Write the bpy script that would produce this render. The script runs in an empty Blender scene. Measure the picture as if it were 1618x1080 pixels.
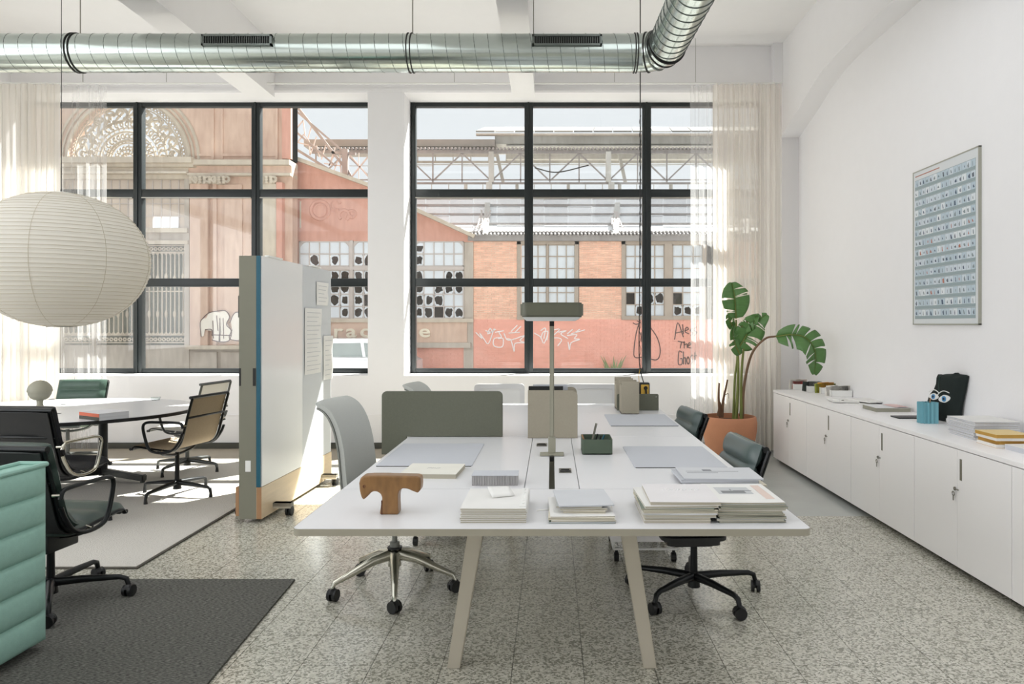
import bpy, bmesh, math, random
from mathutils import Vector, Matrix
R = math.radians
random.seed(7)
sc = bpy.context.scene
COL = sc.collection
F, CX, CY, H = 1146.0, 872.0, 512.0, 1.45     # focal length in px, principal point, eye height

# ---------------------------------------------------------------- camera, world, sun, lamps, exposure
cam = bpy.data.cameras.new('camera'); co = bpy.data.objects.new('camera', cam); COL.objects.link(co)
cam.sensor_width = 36; cam.lens = F / 1618 * 36
cam.shift_x = -(CX - 809) / 1618; cam.shift_y = -(540 - CY) / 1618
cam.clip_start = .05; cam.clip_end = 300
co.location = (0, 0, H); co.rotation_euler = (R(90), 0, 0)
sc.camera = co
sc.view_settings.view_transform = 'Standard'; sc.view_settings.look = 'None'
sc.view_settings.exposure = 0.8; sc.view_settings.gamma = 1.0
try: sc.view_settings.use_curve_mapping = False
except Exception: pass
sc.cycles.max_bounces = 10; sc.cycles.diffuse_bounces = 6; sc.cycles.transparent_max_bounces = 24
sc.cycles.caustics_reflective = False; sc.cycles.caustics_refractive = False
sc.cycles.sample_clamp_indirect = 6
w = bpy.data.worlds.new('sky'); sc.world = w; w.use_nodes = True
bg = w.node_tree.nodes['Background']; bg.inputs[0].default_value = (.885, .91, .95, 1); bg.inputs[1].default_value = .59
SUN_DIR = Vector((.8, 1, 1.33)).normalized()
def sun_light(strength):
    l = bpy.data.lights.new('sun', 'SUN'); l.energy = strength; l.angle = R(.6); l.color = (1, .975, .93)
    o = bpy.data.objects.new('sun', l); COL.objects.link(o)
    o.rotation_euler = SUN_DIR.to_track_quat('Z', 'Y').to_euler(); o.location = (5, 6, 20)
sun_light(13.0)
def area(name, loc, rot, sx, sy, e, c=(.93, .97, 1)):
    l = bpy.data.lights.new(name, 'AREA'); l.shape = 'RECTANGLE'; l.size = sx; l.size_y = sy; l.energy = e; l.color = c
    o = bpy.data.objects.new(name, l); COL.objects.link(o); o.location = loc; o.rotation_euler = rot
    return o
# unseen fill lights added between the beams to brighten the room, down and up
for i, x in enumerate((-7, -5, -1.9, 1.2)):
    area('added_fill_down', (x, 1.5, 4.05), (0, 0, 0), 1.6, 8, 30)
    area('added_fill_up', (x, 1.5, 4.15), (R(180), 0, 0), 1.6, 8, 3)

# area lights added at the unseen side windows to brighten cabinets and wall
for y in (-2.8, 1.0):
    area('added_side_fill', (-8.9, y, 2.5), (0, R(-90), 0), 3.2, 3.1, 72, (.97, .98, 1))

# ---------------------------------------------------------------- coordinate helpers
def W(px, py, Y): return ((px - CX) * Y / F, H + (CY - py) * Y / F)      # X, Z of a pixel at depth Y
def G(px, py, z=0.0):                                                    # X, Y of a pixel on the level z
    Y = (H - z) * F / (py - CY); return ((px - CX) * Y / F, Y)

# ---------------------------------------------------------------- materials
def lin(c):
    c = c / 255.0
    return c / 12.92 if c <= .04045 else ((c + .055) / 1.055) ** 2.4
def rgb(t): return (lin(t[0]), lin(t[1]), lin(t[2]), 1)
MATS = {}
def mat(name, col, rough=.5, metal=0., var=.06, scale=8., bump=0., bscale=200., spec=.5, trans=0., stretch=None, emit=0., coat=0.):
    if name in MATS: return MATS[name]
    m = bpy.data.materials.new(name); m.use_nodes = True; nt = m.node_tree; N = nt.nodes; L = nt.links
    b = N['Principled BSDF']
    b.inputs['Roughness'].default_value = rough; b.inputs['Metallic'].default_value = metal
    b.inputs['Specular IOR Level'].default_value = spec
    if coat: b.inputs['Coat Weight'].default_value = coat
    tc = N.new('ShaderNodeTexCoord'); mp = N.new('ShaderNodeMapping')
    if stretch: mp.inputs['Scale'].default_value = stretch
    L.new(tc.outputs['Object'], mp.inputs[0])
    no = N.new('ShaderNodeTexNoise'); no.inputs['Scale'].default_value = scale; no.inputs['Detail'].default_value = 5
    L.new(mp.outputs[0], no.inputs['Vector'])
    mx = N.new('ShaderNodeMix'); mx.data_type = 'RGBA'
    c = rgb(col)
    mx.inputs['A'].default_value = tuple(max(0, v * (1 - var)) for v in c[:3]) + (1,)
    mx.inputs['B'].default_value = tuple(min(1, v * (1 + var)) for v in c[:3]) + (1,)
    L.new(no.outputs['Fac'], mx.inputs['Factor']); L.new(mx.outputs['Result'], b.inputs['Base Color'])
    if bump:
        n2 = N.new('ShaderNodeTexNoise'); n2.inputs['Scale'].default_value = bscale
        L.new(mp.outputs[0], n2.inputs['Vector'])
        bp = N.new('ShaderNodeBump'); bp.inputs['Strength'].default_value = bump; bp.inputs['Distance'].default_value = .01
        L.new(n2.outputs['Fac'], bp.inputs['Height']); L.new(bp.outputs[0], b.inputs['Normal'])
    if emit:
        b.inputs['Emission Color'].default_value = c; b.inputs['Emission Strength'].default_value = emit
    MATS[name] = m; return m
def glass_mat(name, tint=(.97, .985, .98), gloss=1.0, haze_film=0.0):
    if name in MATS: return MATS[name]
    m = bpy.data.materials.new(name); m.use_nodes = True; nt = m.node_tree; N = nt.nodes; L = nt.links
    N.remove(N['Principled BSDF']); out = N['Material Output']
    t = N.new('ShaderNodeBsdfTransparent'); t.inputs[0].default_value = tint + (1,)
    g = N.new('ShaderNodeBsdfGlossy'); g.inputs['Roughness'].default_value = .02
    lw = N.new('ShaderNodeLayerWeight'); lw.inputs[0].default_value = .5
    pw = N.new('ShaderNodeMath'); pw.operation = 'POWER'; pw.inputs[1].default_value = 4; L.new(lw.outputs['Facing'], pw.inputs[0])
    mul = N.new('ShaderNodeMath'); mul.operation = 'MULTIPLY_ADD'; mul.inputs[1].default_value = .55 * gloss; mul.inputs[2].default_value = .03 * gloss; mul.use_clamp = True
    L.new(pw.outputs[0], mul.inputs[0])
    mix = N.new('ShaderNodeMixShader'); L.new(mul.outputs[0], mix.inputs[0]); L.new(t.outputs[0], mix.inputs[1]); L.new(g.outputs[0], mix.inputs[2])
    last = mix
    if haze_film:
        d = N.new('ShaderNodeBsdfDiffuse'); d.inputs[0].default_value = (.8, .8, .78, 1)  # thin diffuse film painted on the glass to haze the view
        no = N.new('ShaderNodeTexNoise'); no.inputs['Scale'].default_value = 2.2; no.inputs['Detail'].default_value = 6
        tc = N.new('ShaderNodeTexCoord'); L.new(tc.outputs['Object'], no.inputs['Vector'])
        mr = N.new('ShaderNodeMapRange'); mr.inputs['From Min'].default_value = .1; mr.inputs['From Max'].default_value = .9
        mr.inputs['To Max'].default_value = haze_film; L.new(no.outputs['Fac'], mr.inputs[0])
        m2 = N.new('ShaderNodeMixShader'); L.new(mr.outputs[0], m2.inputs[0]); L.new(mix.outputs[0], m2.inputs[1]); L.new(d.outputs[0], m2.inputs[2]); last = m2
    L.new(last.outputs[0], out.inputs[0]); MATS[name] = m; return m
def sheer_mat(name, col, opacity, weave=True, dens=.5):
    m = bpy.data.materials.new(name); m.use_nodes = True; nt = m.node_tree; N = nt.nodes; L = nt.links
    N.remove(N['Principled BSDF']); out = N['Material Output']; c = rgb(col)
    d = N.new('ShaderNodeBsdfDiffuse'); d.inputs[0].default_value = c
    tl = N.new('ShaderNodeBsdfTranslucent'); tl.inputs[0].default_value = c
    a = N.new('ShaderNodeMixShader'); a.inputs[0].default_value = dens; L.new(d.outputs[0], a.inputs[1]); L.new(tl.outputs[0], a.inputs[2])
    t = N.new('ShaderNodeBsdfTransparent')
    mix = N.new('ShaderNodeMixShader'); L.new(t.outputs[0], mix.inputs[1]); L.new(a.outputs[0], mix.inputs[2])
    no = N.new('ShaderNodeTexNoise'); no.inputs['Scale'].default_value = 30
    tc = N.new('ShaderNodeTexCoord'); mp = N.new('ShaderNodeMapping'); mp.inputs['Scale'].default_value = (1, 1, .03)
    L.new(tc.outputs['Object'], mp.inputs[0]); L.new(mp.outputs[0], no.inputs['Vector'])
    mr = N.new('ShaderNodeMapRange'); mr.inputs['To Min'].default_value = max(0, opacity - .12); mr.inputs['To Max'].default_value = min(1, opacity + .12)
    L.new(no.outputs['Fac'], mr.inputs[0]); L.new(mr.outputs[0], mix.inputs[0])
    L.new(mix.outputs[0], out.inputs[0]); MATS[name] = m; return m
def terrazzo():
    m = bpy.data.materials.new('terrazzo'); m.use_nodes = True; nt = m.node_tree; N = nt.nodes; L = nt.links
    b = N['Principled BSDF']; b.inputs['Specular IOR Level'].default_value = .9
    geo = N.new('ShaderNodeNewGeometry'); mp = N.new('ShaderNodeMapping'); mp.inputs['Scale'].default_value = (1, 1.0, 1)
    L.new(geo.outputs['Position'], mp.inputs[0])
    wn = N.new('ShaderNodeTexNoise'); wn.inputs['Scale'].default_value = 60; L.new(mp.outputs[0], wn.inputs['Vector'])
    ad = N.new('ShaderNodeVectorMath'); ad.operation = 'MULTIPLY_ADD'; ad.inputs[1].default_value = (.012, .012, .012)
    L.new(wn.outputs['Color'], ad.inputs[0]); L.new(mp.outputs[0], ad.inputs[2])
    v = N.new('ShaderNodeTexVoronoi'); v.inputs['Scale'].default_value = 120; L.new(ad.outputs[0], v.inputs['Vector'])
    sep = N.new('ShaderNodeSeparateColor'); L.new(v.outputs['Color'], sep.inputs[0])
    cr = N.new('ShaderNodeValToRGB'); e = cr.color_ramp.elements; cr.color_ramp.interpolation = 'LINEAR'
    e[0].position = 0; e[0].color = rgb((132, 130, 118)); e[1].position = 1; e[1].color = rgb((222, 219, 208))
    for p, c in ((.3, (150, 148, 135)), (.42, (190, 187, 173)), (.7, (206, 203, 190))):
        k = e.new(p); k.color = rgb(c)
    L.new(sep.outputs[0], cr.inputs[0])
    big = N.new('ShaderNodeTexNoise'); big.inputs['Scale'].default_value = 1.3; big.inputs['Detail'].default_value = 4; L.new(geo.outputs['Position'], big.inputs['Vector'])
    oi = N.new('ShaderNodeObjectInfo')
    hs = N.new('ShaderNodeHueSaturation'); mr = N.new('ShaderNodeMapRange'); mr.inputs['To Min'].default_value = .88; mr.inputs['To Max'].default_value = 1.12
    L.new(big.outputs['Fac'], mr.inputs[0]); L.new(mr.outputs[0], hs.inputs['Value']); L.new(cr.outputs[0], hs.inputs['Color'])
    L.new(hs.outputs[0], b.inputs['Base Color'])
    rr = N.new('ShaderNodeMapRange'); rr.inputs['To Min'].default_value = .13; rr.inputs['To Max'].default_value = .3
    L.new(big.outputs['Fac'], rr.inputs[0]); L.new(rr.outputs[0], b.inputs['Roughness'])
    MATS['terrazzo'] = m; return m
def brick_paint(name, col, col2, var=.18):
    m = bpy.data.materials.new(name); m.use_nodes = True; nt = m.node_tree; N = nt.nodes; L = nt.links
    b = N['Principled BSDF']; b.inputs['Roughness'].default_value = .85
    geo = N.new('ShaderNodeNewGeometry')
    n1 = N.new('ShaderNodeTexNoise'); n1.inputs['Scale'].default_value = .9; n1.inputs['Detail'].default_value = 8; L.new(geo.outputs['Position'], n1.inputs['Vector'])
    n2 = N.new('ShaderNodeTexNoise'); n2.inputs['Scale'].default_value = 9; n2.inputs['Detail'].default_value = 6
    mp = N.new('ShaderNodeMapping'); mp.inputs['Scale'].default_value = (1, 1, .25); L.new(geo.outputs['Position'], mp.inputs[0]); L.new(mp.outputs[0], n2.inputs['Vector'])
    cr = N.new('ShaderNodeValToRGB'); e = cr.color_ramp.elements
    e[0].position = .3; e[0].color = rgb(col2); e[1].position = .62; e[1].color = rgb(col)
    mixf = N.new('ShaderNodeMath'); mixf.operation = 'MULTIPLY_ADD'; mixf.inputs[1].default_value = .6
    L.new(n1.outputs['Fac'], mixf.inputs[0]); 
    m3 = N.new('ShaderNodeMath'); m3.operation = 'MULTIPLY'; m3.inputs[1].default_value = .4; L.new(n2.outputs['Fac'], m3.inputs[0]); L.new(m3.outputs[0], mixf.inputs[2])
    L.new(mixf.outputs[0], cr.inputs[0])
    rnd = N.new('ShaderNodeMapRange'); rnd.inputs['To Min'].default_value = 1 - var; rnd.inputs['To Max'].default_value = 1 + var
    L.new(geo.outputs['Random Per Island'], rnd.inputs[0])
    hs = N.new('ShaderNodeHueSaturation'); L.new(rnd.outputs[0], hs.inputs['Value']); L.new(cr.outputs[0], hs.inputs['Color'])
    L.new(hs.outputs[0], b.inputs['Base Color']); MATS[name] = m; return m
def fabric(name, col, var=.25, scale=160, bump=.5, stretch=(1, 1, 1), rough=.95):
    return mat(name, col, rough, 0, var, scale, bump, scale * 2, spec=.15, stretch=stretch)

M = dict(
    wall=mat('white_plaster', (240, 239, 240), .85, var=.015, bump=.05, bscale=60),
    ceiling=mat('ceiling_paint', (240, 239, 239), .9, var=.015),
    concrete=mat('smooth_concrete', (182, 185, 181), .2, var=.14, scale=2.5),
    screed=mat('beige_concrete', (168, 158, 142), .5, var=.12, scale=4),
    skirting=mat('grey_skirting', (74, 74, 66), .6),
    black_frame=mat('black_window_frame', (22, 30, 31), .4, var=.1),
    glass=glass_mat('window_glass', gloss=1.0, haze_film=.035),
    desk=mat('white_laminate', (226, 226, 228), .32, var=.01),
    desk_edge=mat('desk_edge', (156, 151, 136), .45, var=.02),
    legwhite=mat('warm_white_steel', (192, 185, 170), .4, var=.02),
    cab=mat('white_cabinet', (250, 248, 248), .4, var=.005),
    cab_dark=mat('dark_gap', (30, 30, 28), .7),
    nickel=mat('nickel', (150, 148, 140), .3, 1),
    slot=mat('handle_slot', (120, 116, 102), .5),
    olive=mat('olive_felt', (112, 114, 101), .9, var=.1, scale=120, bump=.3, bscale=400, spec=.2),
    beige=mat('beige_felt', (165, 158, 142), .9, var=.06, scale=120, bump=.2, bscale=400, spec=.2),
    lampgreen=mat('olive_lacquer', (92, 93, 78), .45, var=.03),
    lamppole=mat('grey_green_pole', (150, 148, 132), .4),
    white=mat('matte_white', (235, 235, 232), .6, var=.01),
    black=mat('black_plastic', (20, 21, 22), .45, var=.1),
    black_metal=mat('black_metal', (28, 30, 31), .35, .5, var=.1),
    grey_metal=mat('grey_aluminium', (88, 90, 88), .35, .7, var=.08),
    chrome=mat('polished_aluminium', (200, 198, 186), .16, 1, var=.03),
    galv=mat('galvanised_steel', (190, 199, 194), .2, 1, var=.12, scale=14, stretch=(.2, 1, 1)),
    galv_seam=mat('galvanised_seam', (120, 126, 122), .4, 1),
    darkpad=mat('dark_green_leather', (50, 66, 60), .38, var=.1, scale=30, bump=.1, bscale=300),
    greenpad=mat('green_leather', (70, 94, 82), .36, var=.08, scale=30, bump=.1, bscale=300),
    blackpad=mat('black_leather', (24, 25, 30), .45, var=.08),
    greygreen=mat('grey_green_leather', (74, 88, 86), .32, var=.08),
    tan=mat('tan_mesh', (176, 158, 132), .8, var=.12, scale=90),
    palemesh=mat('pale_mesh', (214, 211, 203), .8, var=.06, scale=90),
    greyfab=fabric('light_grey_fabric', (188, 190, 186), .08, 200, .25),
    palegrey=fabric('pale_grey_fabric', (205, 205, 205), .05, 200, .2),
    shellgrey=mat('grey_shell', (128, 130, 124), .5),
    mint=mat('mint_velvet', (150, 188, 176), .75, var=.1, scale=40, bump=.15, bscale=500, spec=.25),
    paper=mat('paper', (236, 235, 232), .8, var=.03),
    pages=mat('paper_pages', (178, 172, 156), .85, var=.16, scale=6, stretch=(1, 1, 120)),
    pages_cool=mat('cool_pages', (200, 202, 208), .85, var=.14, scale=6, stretch=(1, 1, 120)),
    pad_grey=mat('grey_desk_pad', (196, 199, 206), .6, var=.02),
    greenbox=mat('dark_green_plastic', (78, 92, 76), .55, var=.04),
    terracotta=mat('terracotta', (192, 132, 98), .75, var=.16, scale=5, bump=.15, bscale=60),
    soil=mat('soil', (66, 50, 38), 1, var=.4, scale=40, bump=1, bscale=80),
    leaf=mat('plant_leaf', (84, 124, 66), .38, var=.28, scale=10, stretch=(1, 1, 5)),
    stem=mat('plant_stem', (112, 120, 56), .55, var=.25, scale=8),
    deadstem=mat('dry_stem', (104, 76, 56), .9, var=.3, scale=20),
    wood=mat('pine_plywood', (224, 202, 170), .55, var=.14, scale=5, stretch=(3, .6, 6)),
    woodedge=mat('pine_edge', (164, 124, 88), .6, var=.12, scale=12),
    carved=mat('oiled_wood', (134, 98, 58), .35, var=.55, scale=30, stretch=(1, 1, .35)),
    board=mat('whiteboard', (238, 239, 239), .2, var=.01),
    pin=mat('grey_pinboard', (208, 211, 214), .8, var=.03),
    boardend=mat('olive_grey_panel', (126, 125, 110), .6, var=.04),
    blue=mat('blue_edge', (20, 88, 108), .5),
    lantern=None,
    light_rug=fabric('cream_rug', (206, 202, 195), .07, 60, .6),
    rug_edge=mat('rug_edging', (84, 80, 72), .9),
    teal=mat('teal_card', (112, 168, 180), .6, var=.05),
    bag=mat('dark_green_canvas', (22, 32, 30), .9, var=.2, scale=30),
    yellow=mat('yellow_plastic', (214, 172, 70), .5),
    ochre=mat('ochre_cover', (190, 150, 74), .6),
    red=mat('red_cover', (196, 84, 62), .6),
    sage=mat('sage_ceramic', (160, 158, 142), .6),
)
# dark rug weave
m = bpy.data.materials.new('charcoal_rug'); m.use_nodes = True; N = m.node_tree.nodes; L = m.node_tree.links; b = N['Principled BSDF']
b.inputs['Roughness'].default_value = 1; b.inputs['Specular IOR Level'].default_value = .1
geo = N.new('ShaderNodeNewGeometry'); mp = N.new('ShaderNodeMapping'); mp.inputs['Scale'].default_value = (60, 220, 1); L.new(geo.outputs['Position'], mp.inputs[0])
n1 = N.new('ShaderNodeTexNoise'); n1.inputs['Scale'].default_value = 1; n1.inputs['Detail'].default_value = 3; L.new(mp.outputs[0], n1.inputs['Vector'])
cr = N.new('ShaderNodeValToRGB'); e = cr.color_ramp.elements; e[0].position = .32; e[0].color = rgb((60, 60, 57)); e[1].position = .7; e[1].color = rgb((134, 133, 127))
L.new(n1.outputs['Fac'], cr.inputs[0]); L.new(cr.outputs[0], b.inputs['Base Color'])
bp = N.new('ShaderNodeBump'); bp.inputs['Strength'].default_value = .6; bp.inputs['Distance'].default_value = .01; L.new(n1.outputs['Fac'], bp.inputs['Height']); L.new(bp.outputs[0], b.inputs['Normal'])
M['dark_rug'] = m; M['terrazzo'] = terrazzo()
# paper lantern: rice paper, light passes through
m = bpy.data.materials.new('rice_paper'); m.use_nodes = True; N = m.node_tree.nodes; L = m.node_tree.links; N.remove(N['Principled BSDF'])
d = N.new('ShaderNodeBsdfDiffuse'); d.inputs[0].default_value = rgb((240, 238, 232)); t = N.new('ShaderNodeBsdfTranslucent'); t.inputs[0].default_value = rgb((242, 238, 230))
mx = N.new('ShaderNodeMixShader'); mx.inputs[0].default_value = .45; L.new(d.outputs[0], mx.inputs[1]); L.new(t.outputs[0], mx.inputs[2]); L.new(mx.outputs[0], N['Material Output'].inputs[0])
M['lantern'] = m
M['curtain'] = sheer_mat('sheer_curtain', (249, 246, 241), .86, dens=.5)
M['veil'] = sheer_mat('single_sheer', (240, 240, 240), .26, dens=.6)
# exterior
M['ext_pink'] = brick_paint('painted_brick_salmon', (244, 184, 166), (236, 172, 152), .04)
M['ext_brick'] = brick_paint('bare_brick', (240, 196, 170), (226, 172, 146), .13)
M['mortar'] = mat('mortar', (244, 226, 210), .95, var=.1)
M['ext_brown'] = brick_paint('weathered_stucco', (216, 188, 168), (180, 148, 130), .03)
M['ext_rust'] = brick_paint('rusty_stucco', (212, 160, 142), (184, 134, 116), .03)
M['ext_stone'] = brick_paint('stained_stone', (206, 194, 176), (174, 160, 144), .04)
M['ext_grey'] = brick_paint('stained_concrete', (196, 186, 174), (164, 152, 140), .03)
M['ext_steel'] = brick_paint('rusted_steel', (156, 151, 148), (130, 123, 120), .05)
M['ext_zinc'] = brick_paint('weathered_zinc', (204, 202, 196), (170, 166, 158), .05)
M['ext_plastic'] = brick_paint('milky_plastic', (240, 240, 240), (222, 222, 224), .04)
M['ext_pane'] = mat('sky_pale_pane', (214, 220, 226), .25, var=.12, scale=3)  # pale colour stands in for white sky seen through the panes
M['ext_dark'] = mat('dark_void', (52, 50, 46), .9, var=.3, scale=3)
M['ext_frame'] = mat('pale_rust_frame', (190, 180, 174), .8, var=.15)
M['ext_frame2'] = mat('grey_brown_frame', (172, 158, 144), .8, var=.15)
M['pavement'] = mat('street_asphalt', (150, 148, 144), .9, var=.1)
M['letter'] = mat('cream_letter', (236, 226, 204), .7)
M['spray_white'] = mat('white_spray', (246, 240, 238), .8)
M['spray_dark'] = mat('dark_spray', (98, 74, 68), .8)
M['carpaint'] = mat('silver_car_paint', (214, 217, 222), .25, .2, var=.01, coat=.5)
M['carglass'] = mat('car_glass', (128, 140, 140), .08, 0, var=.2, scale=2)

# ---------------------------------------------------------------- object helpers
def tag(o, label=None, cat=None, group=None, kind=None):
    if label: o['label'] = label
    if cat: o['category'] = cat
    if group: o['group'] = group
    if kind: o['kind'] = kind
    return o
def empty(name, loc=(0, 0, 0), rz=0, label=None, cat=None, group=None, kind=None, parent=None):
    o = bpy.data.objects.new(name, None); COL.objects.link(o); o.location = loc; o.rotation_euler = (0, 0, rz)
    o.empty_display_size = .1
    if parent: o.parent = parent
    return tag(o, label, cat, group, kind)
def copy_tree(o, parent=None):
    c = o.copy(); COL.objects.link(c)
    if parent: c.parent = parent
    for ch in list(o.children): copy_tree(ch, c)
    return c
class MB:
    def __init__(s): s.b = bmesh.new()
    def _v(s, p): return s.b.verts.new(p)
    def box(s, x0, x1, y0, y1, z0, z1, bev=0, mi=0):
        g = bmesh.ops.create_cube(s.b, size=1)
        for v in g['verts']: v.co = Vector(((x0 + x1) / 2 + v.co.x * (x1 - x0), (y0 + y1) / 2 + v.co.y * (y1 - y0), (z0 + z1) / 2 + v.co.z * (z1 - z0)))
        fs = {f for v in g['verts'] for f in v.link_faces}
        for f in fs: f.material_index = mi
        if bev:
            es = list({e for v in g['verts'] for e in v.link_edges})
            bmesh.ops.bevel(s.b, geom=es, offset=bev, segments=2, affect='EDGES', profile=.6)
        return s
    def bar(s, p0, p1, wx, wy, bev=0, up=(0, 0, 1)):
        p0, p1 = Vector(p0), Vector(p1); d = p1 - p0; z = d.normalized(); u = Vector(up)
        if abs(z.dot(u)) > .97: u = Vector((0, 1, 0))
        x = u.cross(z).normalized(); y = z.cross(x)
        pts = []
        for t, p in ((0, p0), (1, p1)):
            for a, c in ((-1, -1), (1, -1), (1, 1), (-1, 1)): pts.append(s._v(p + x * a * wx / 2 + y * c * wy / 2))
        fs = [s.b.faces.new(pts[0:4][::-1]), s.b.faces.new(pts[4:8])]
        for i in range(4): fs.append(s.b.faces.new((pts[i], pts[(i + 1) % 4], pts[4 + (i + 1) % 4], pts[4 + i])))
        if bev: bmesh.ops.bevel(s.b, geom=list({e for f in fs for e in f.edges}), offset=bev, segments=2, affect='EDGES')
        return s
    def cyl(s, p0, p1, r0, r1=None, n=16, caps=True):
        r1 = r0 if r1 is None else r1; p0, p1 = Vector(p0), Vector(p1); z = (p1 - p0).normalized()
        u = Vector((0, 0, 1)) if abs(z.z) < .9 else Vector((1, 0, 0)); x = u.cross(z).normalized(); y = z.cross(x)
        a = [s._v(p0 + (x * math.cos(t) + y * math.sin(t)) * r0) for t in (i * 2 * math.pi / n for i in range(n))]
        c = [s._v(p1 + (x * math.cos(t) + y * math.sin(t)) * r1) for t in (i * 2 * math.pi / n for i in range(n))]
        for i in range(n): s.b.faces.new((a[i], a[(i + 1) % n], c[(i + 1) % n], c[i]))
        if caps: s.b.faces.new(a[::-1]); s.b.faces.new(c)
        return s
    def tube(s, path, r, n=8, closed=False, sx=1., sy=1., rads=None, up=None):
        P = [Vector(p) for p in path]; k = len(P); rings = []
        for i, p in enumerate(P):
            t = (P[(i + 1) % k] - P[i - 1]) if closed else (P[min(i + 1, k - 1)] - P[max(i - 1, 0)])
            t = t.normalized(); u = Vector(up) if up else (Vector((0, 0, 1)) if abs(t.z) < .95 else Vector((0, 1, 0)))
            if up is None and i and not closed:
                u = prev
            x = u.cross(t)
            if x.length < 1e-5: x = Vector((1, 0, 0)).cross(t)
            x.normalize(); y = t.cross(x); prev = y
            rr = rads[i] if rads else r
            rings.append([s._v(p + x * math.cos(a) * rr * sx + y * math.sin(a) * rr * sy) for a in (j * 2 * math.pi / n for j in range(n))])
        for i in range(k if closed else k - 1):
            A, B = rings[i], rings[(i + 1) % k]
            for j in range(n): s.b.faces.new((A[j], A[(j + 1) % n], B[(j + 1) % n], B[j]))
        if not closed: s.b.faces.new(rings[0][::-1]); s.b.faces.new(rings[-1])
        return s
    def lathe(s, prof, c=(0, 0, 0), n=32, sy=1.):
        rings = []
        for r, z in prof: rings.append([s._v((c[0] + math.cos(a) * max(r, 1e-4), c[1] + math.sin(a) * max(r, 1e-4) * sy, c[2] + z)) for a in (j * 2 * math.pi / n for j in range(n))])
        for A, B in zip(rings, rings[1:]):
            for j in range(n): s.b.faces.new((A[j], A[(j + 1) % n], B[(j + 1) % n], B[j]))
        return s
    def prism(s, poly, ax, a0, a1, bev=0):
        # poly: 2D points in the plane across axis ax
        def P(q, a):
            return {'x': (a, q[0], q[1]), 'y': (q[0], a, q[1]), 'z': (q[0], q[1], a)}[ax]
        A = [s._v(P(q, a0)) for q in poly]; B = [s._v(P(q, a1)) for q in poly]; n = len(poly)
        fs = [s.b.faces.new(A), s.b.faces.new(B[::-1])]
        for i in range(n): fs.append(s.b.faces.new((A[i], B[i], B[(i + 1) % n], A[(i + 1) % n])))
        bmesh.ops.recalc_face_normals(s.b, faces=fs)
        if bev: bmesh.ops.bevel(s.b, geom=list({e for f in fs[:2] for e in f.edges}), offset=bev, segments=2, affect='EDGES')
        return s
    def sphere(s, c, r, sx=1, sy=1, sz=1, u=20, v=12):
        g = bmesh.ops.create_uvsphere(s.b, u_segments=u, v_segments=v, radius=r)
        for q in g['verts']: q.co = Vector((c[0] + q.co.x * sx, c[1] + q.co.y * sy, c[2] + q.co.z * sz))
        return s
    def grid(s, fn, nu, nv, thick=None):
        V = [[s._v(fn(i / nu, j / nv)) for j in range(nv + 1)] for i in range(nu + 1)]
        for i in range(nu):
            for j in range(nv): s.b.faces.new((V[i][j], V[i + 1][j], V[i + 1][j + 1], V[i][j + 1]))
        return s
    def shell(s, fa, fb, nu, nv):
        A = [[s._v(fa(i / nu, j / nv)) for j in range(nv + 1)] for i in range(nu + 1)]
        B = [[s._v(fb(i / nu, j / nv)) for j in range(nv + 1)] for i in range(nu + 1)]
        fs = []
        for i in range(nu):
            for j in range(nv):
                fs.append(s.b.faces.new((A[i][j], A[i + 1][j], A[i + 1][j + 1], A[i][j + 1])))
                fs.append(s.b.faces.new((B[i][j + 1], B[i + 1][j + 1], B[i + 1][j], B[i][j])))
        for i in range(nu):
            fs.append(s.b.faces.new((A[i + 1][0], A[i][0], B[i][0], B[i + 1][0]))); fs.append(s.b.faces.new((A[i][nv], A[i + 1][nv], B[i + 1][nv], B[i][nv])))
        for j in range(nv):
            fs.append(s.b.faces.new((A[0][j], A[0][j + 1], B[0][j + 1], B[0][j]))); fs.append(s.b.faces.new((A[nu][j + 1], A[nu][j], B[nu][j], B[nu][j + 1])))
        bmesh.ops.recalc_face_normals(s.b, faces=fs)
        return s
    def rot(s, ang, axis='Z', c=(0, 0, 0)):
        bmesh.ops.rotate(s.b, verts=s.b.verts, cent=c, matrix=Matrix.Rotation(ang, 3, axis)); return s
    def build(s, name, m, parent=None, label=None, cat=None, group=None, kind=None, smooth=35, loc=None, rz=0, sub=0):
        me = bpy.data.meshes.new(name); s.b.normal_update(); s.b.to_mesh(me); s.b.free()
        for mm in (m if isinstance(m, (list, tuple)) else [m]): me.materials.append(mm)
        if smooth:
            me.polygons.foreach_set('use_smooth', [True] * len(me.polygons))
            me.set_sharp_from_angle(angle=R(smooth))
        o = bpy.data.objects.new(name, me); COL.objects.link(o)
        if parent: o.parent = parent
        if loc is not None: o.location = loc
        if rz: o.rotation_euler = (0, 0, rz)
        if sub:
            md = o.modifiers.new('sub', 'SUBSURF'); md.levels = sub; md.render_levels = sub
        return tag(o, label, cat, group, kind)
def rrect(x0, x1, y0, y1, r, n=5, corners=(1, 1, 1, 1)):
    out = []
    for i, (cx, cy, a) in enumerate(((x1 - r, y0 + r, -90), (x1 - r, y1 - r, 0), (x0 + r, y1 - r, 90), (x0 + r, y0 + r, 180))):
        if corners[i]:
            out += [(cx + r * math.cos(R(a + 90 * k / n)), cy + r * math.sin(R(a + 90 * k / n))) for k in range(n + 1)]
        else: out.append(((x1, y0), (x1, y1), (x0, y1), (x0, y0))[i])
    return out
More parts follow.
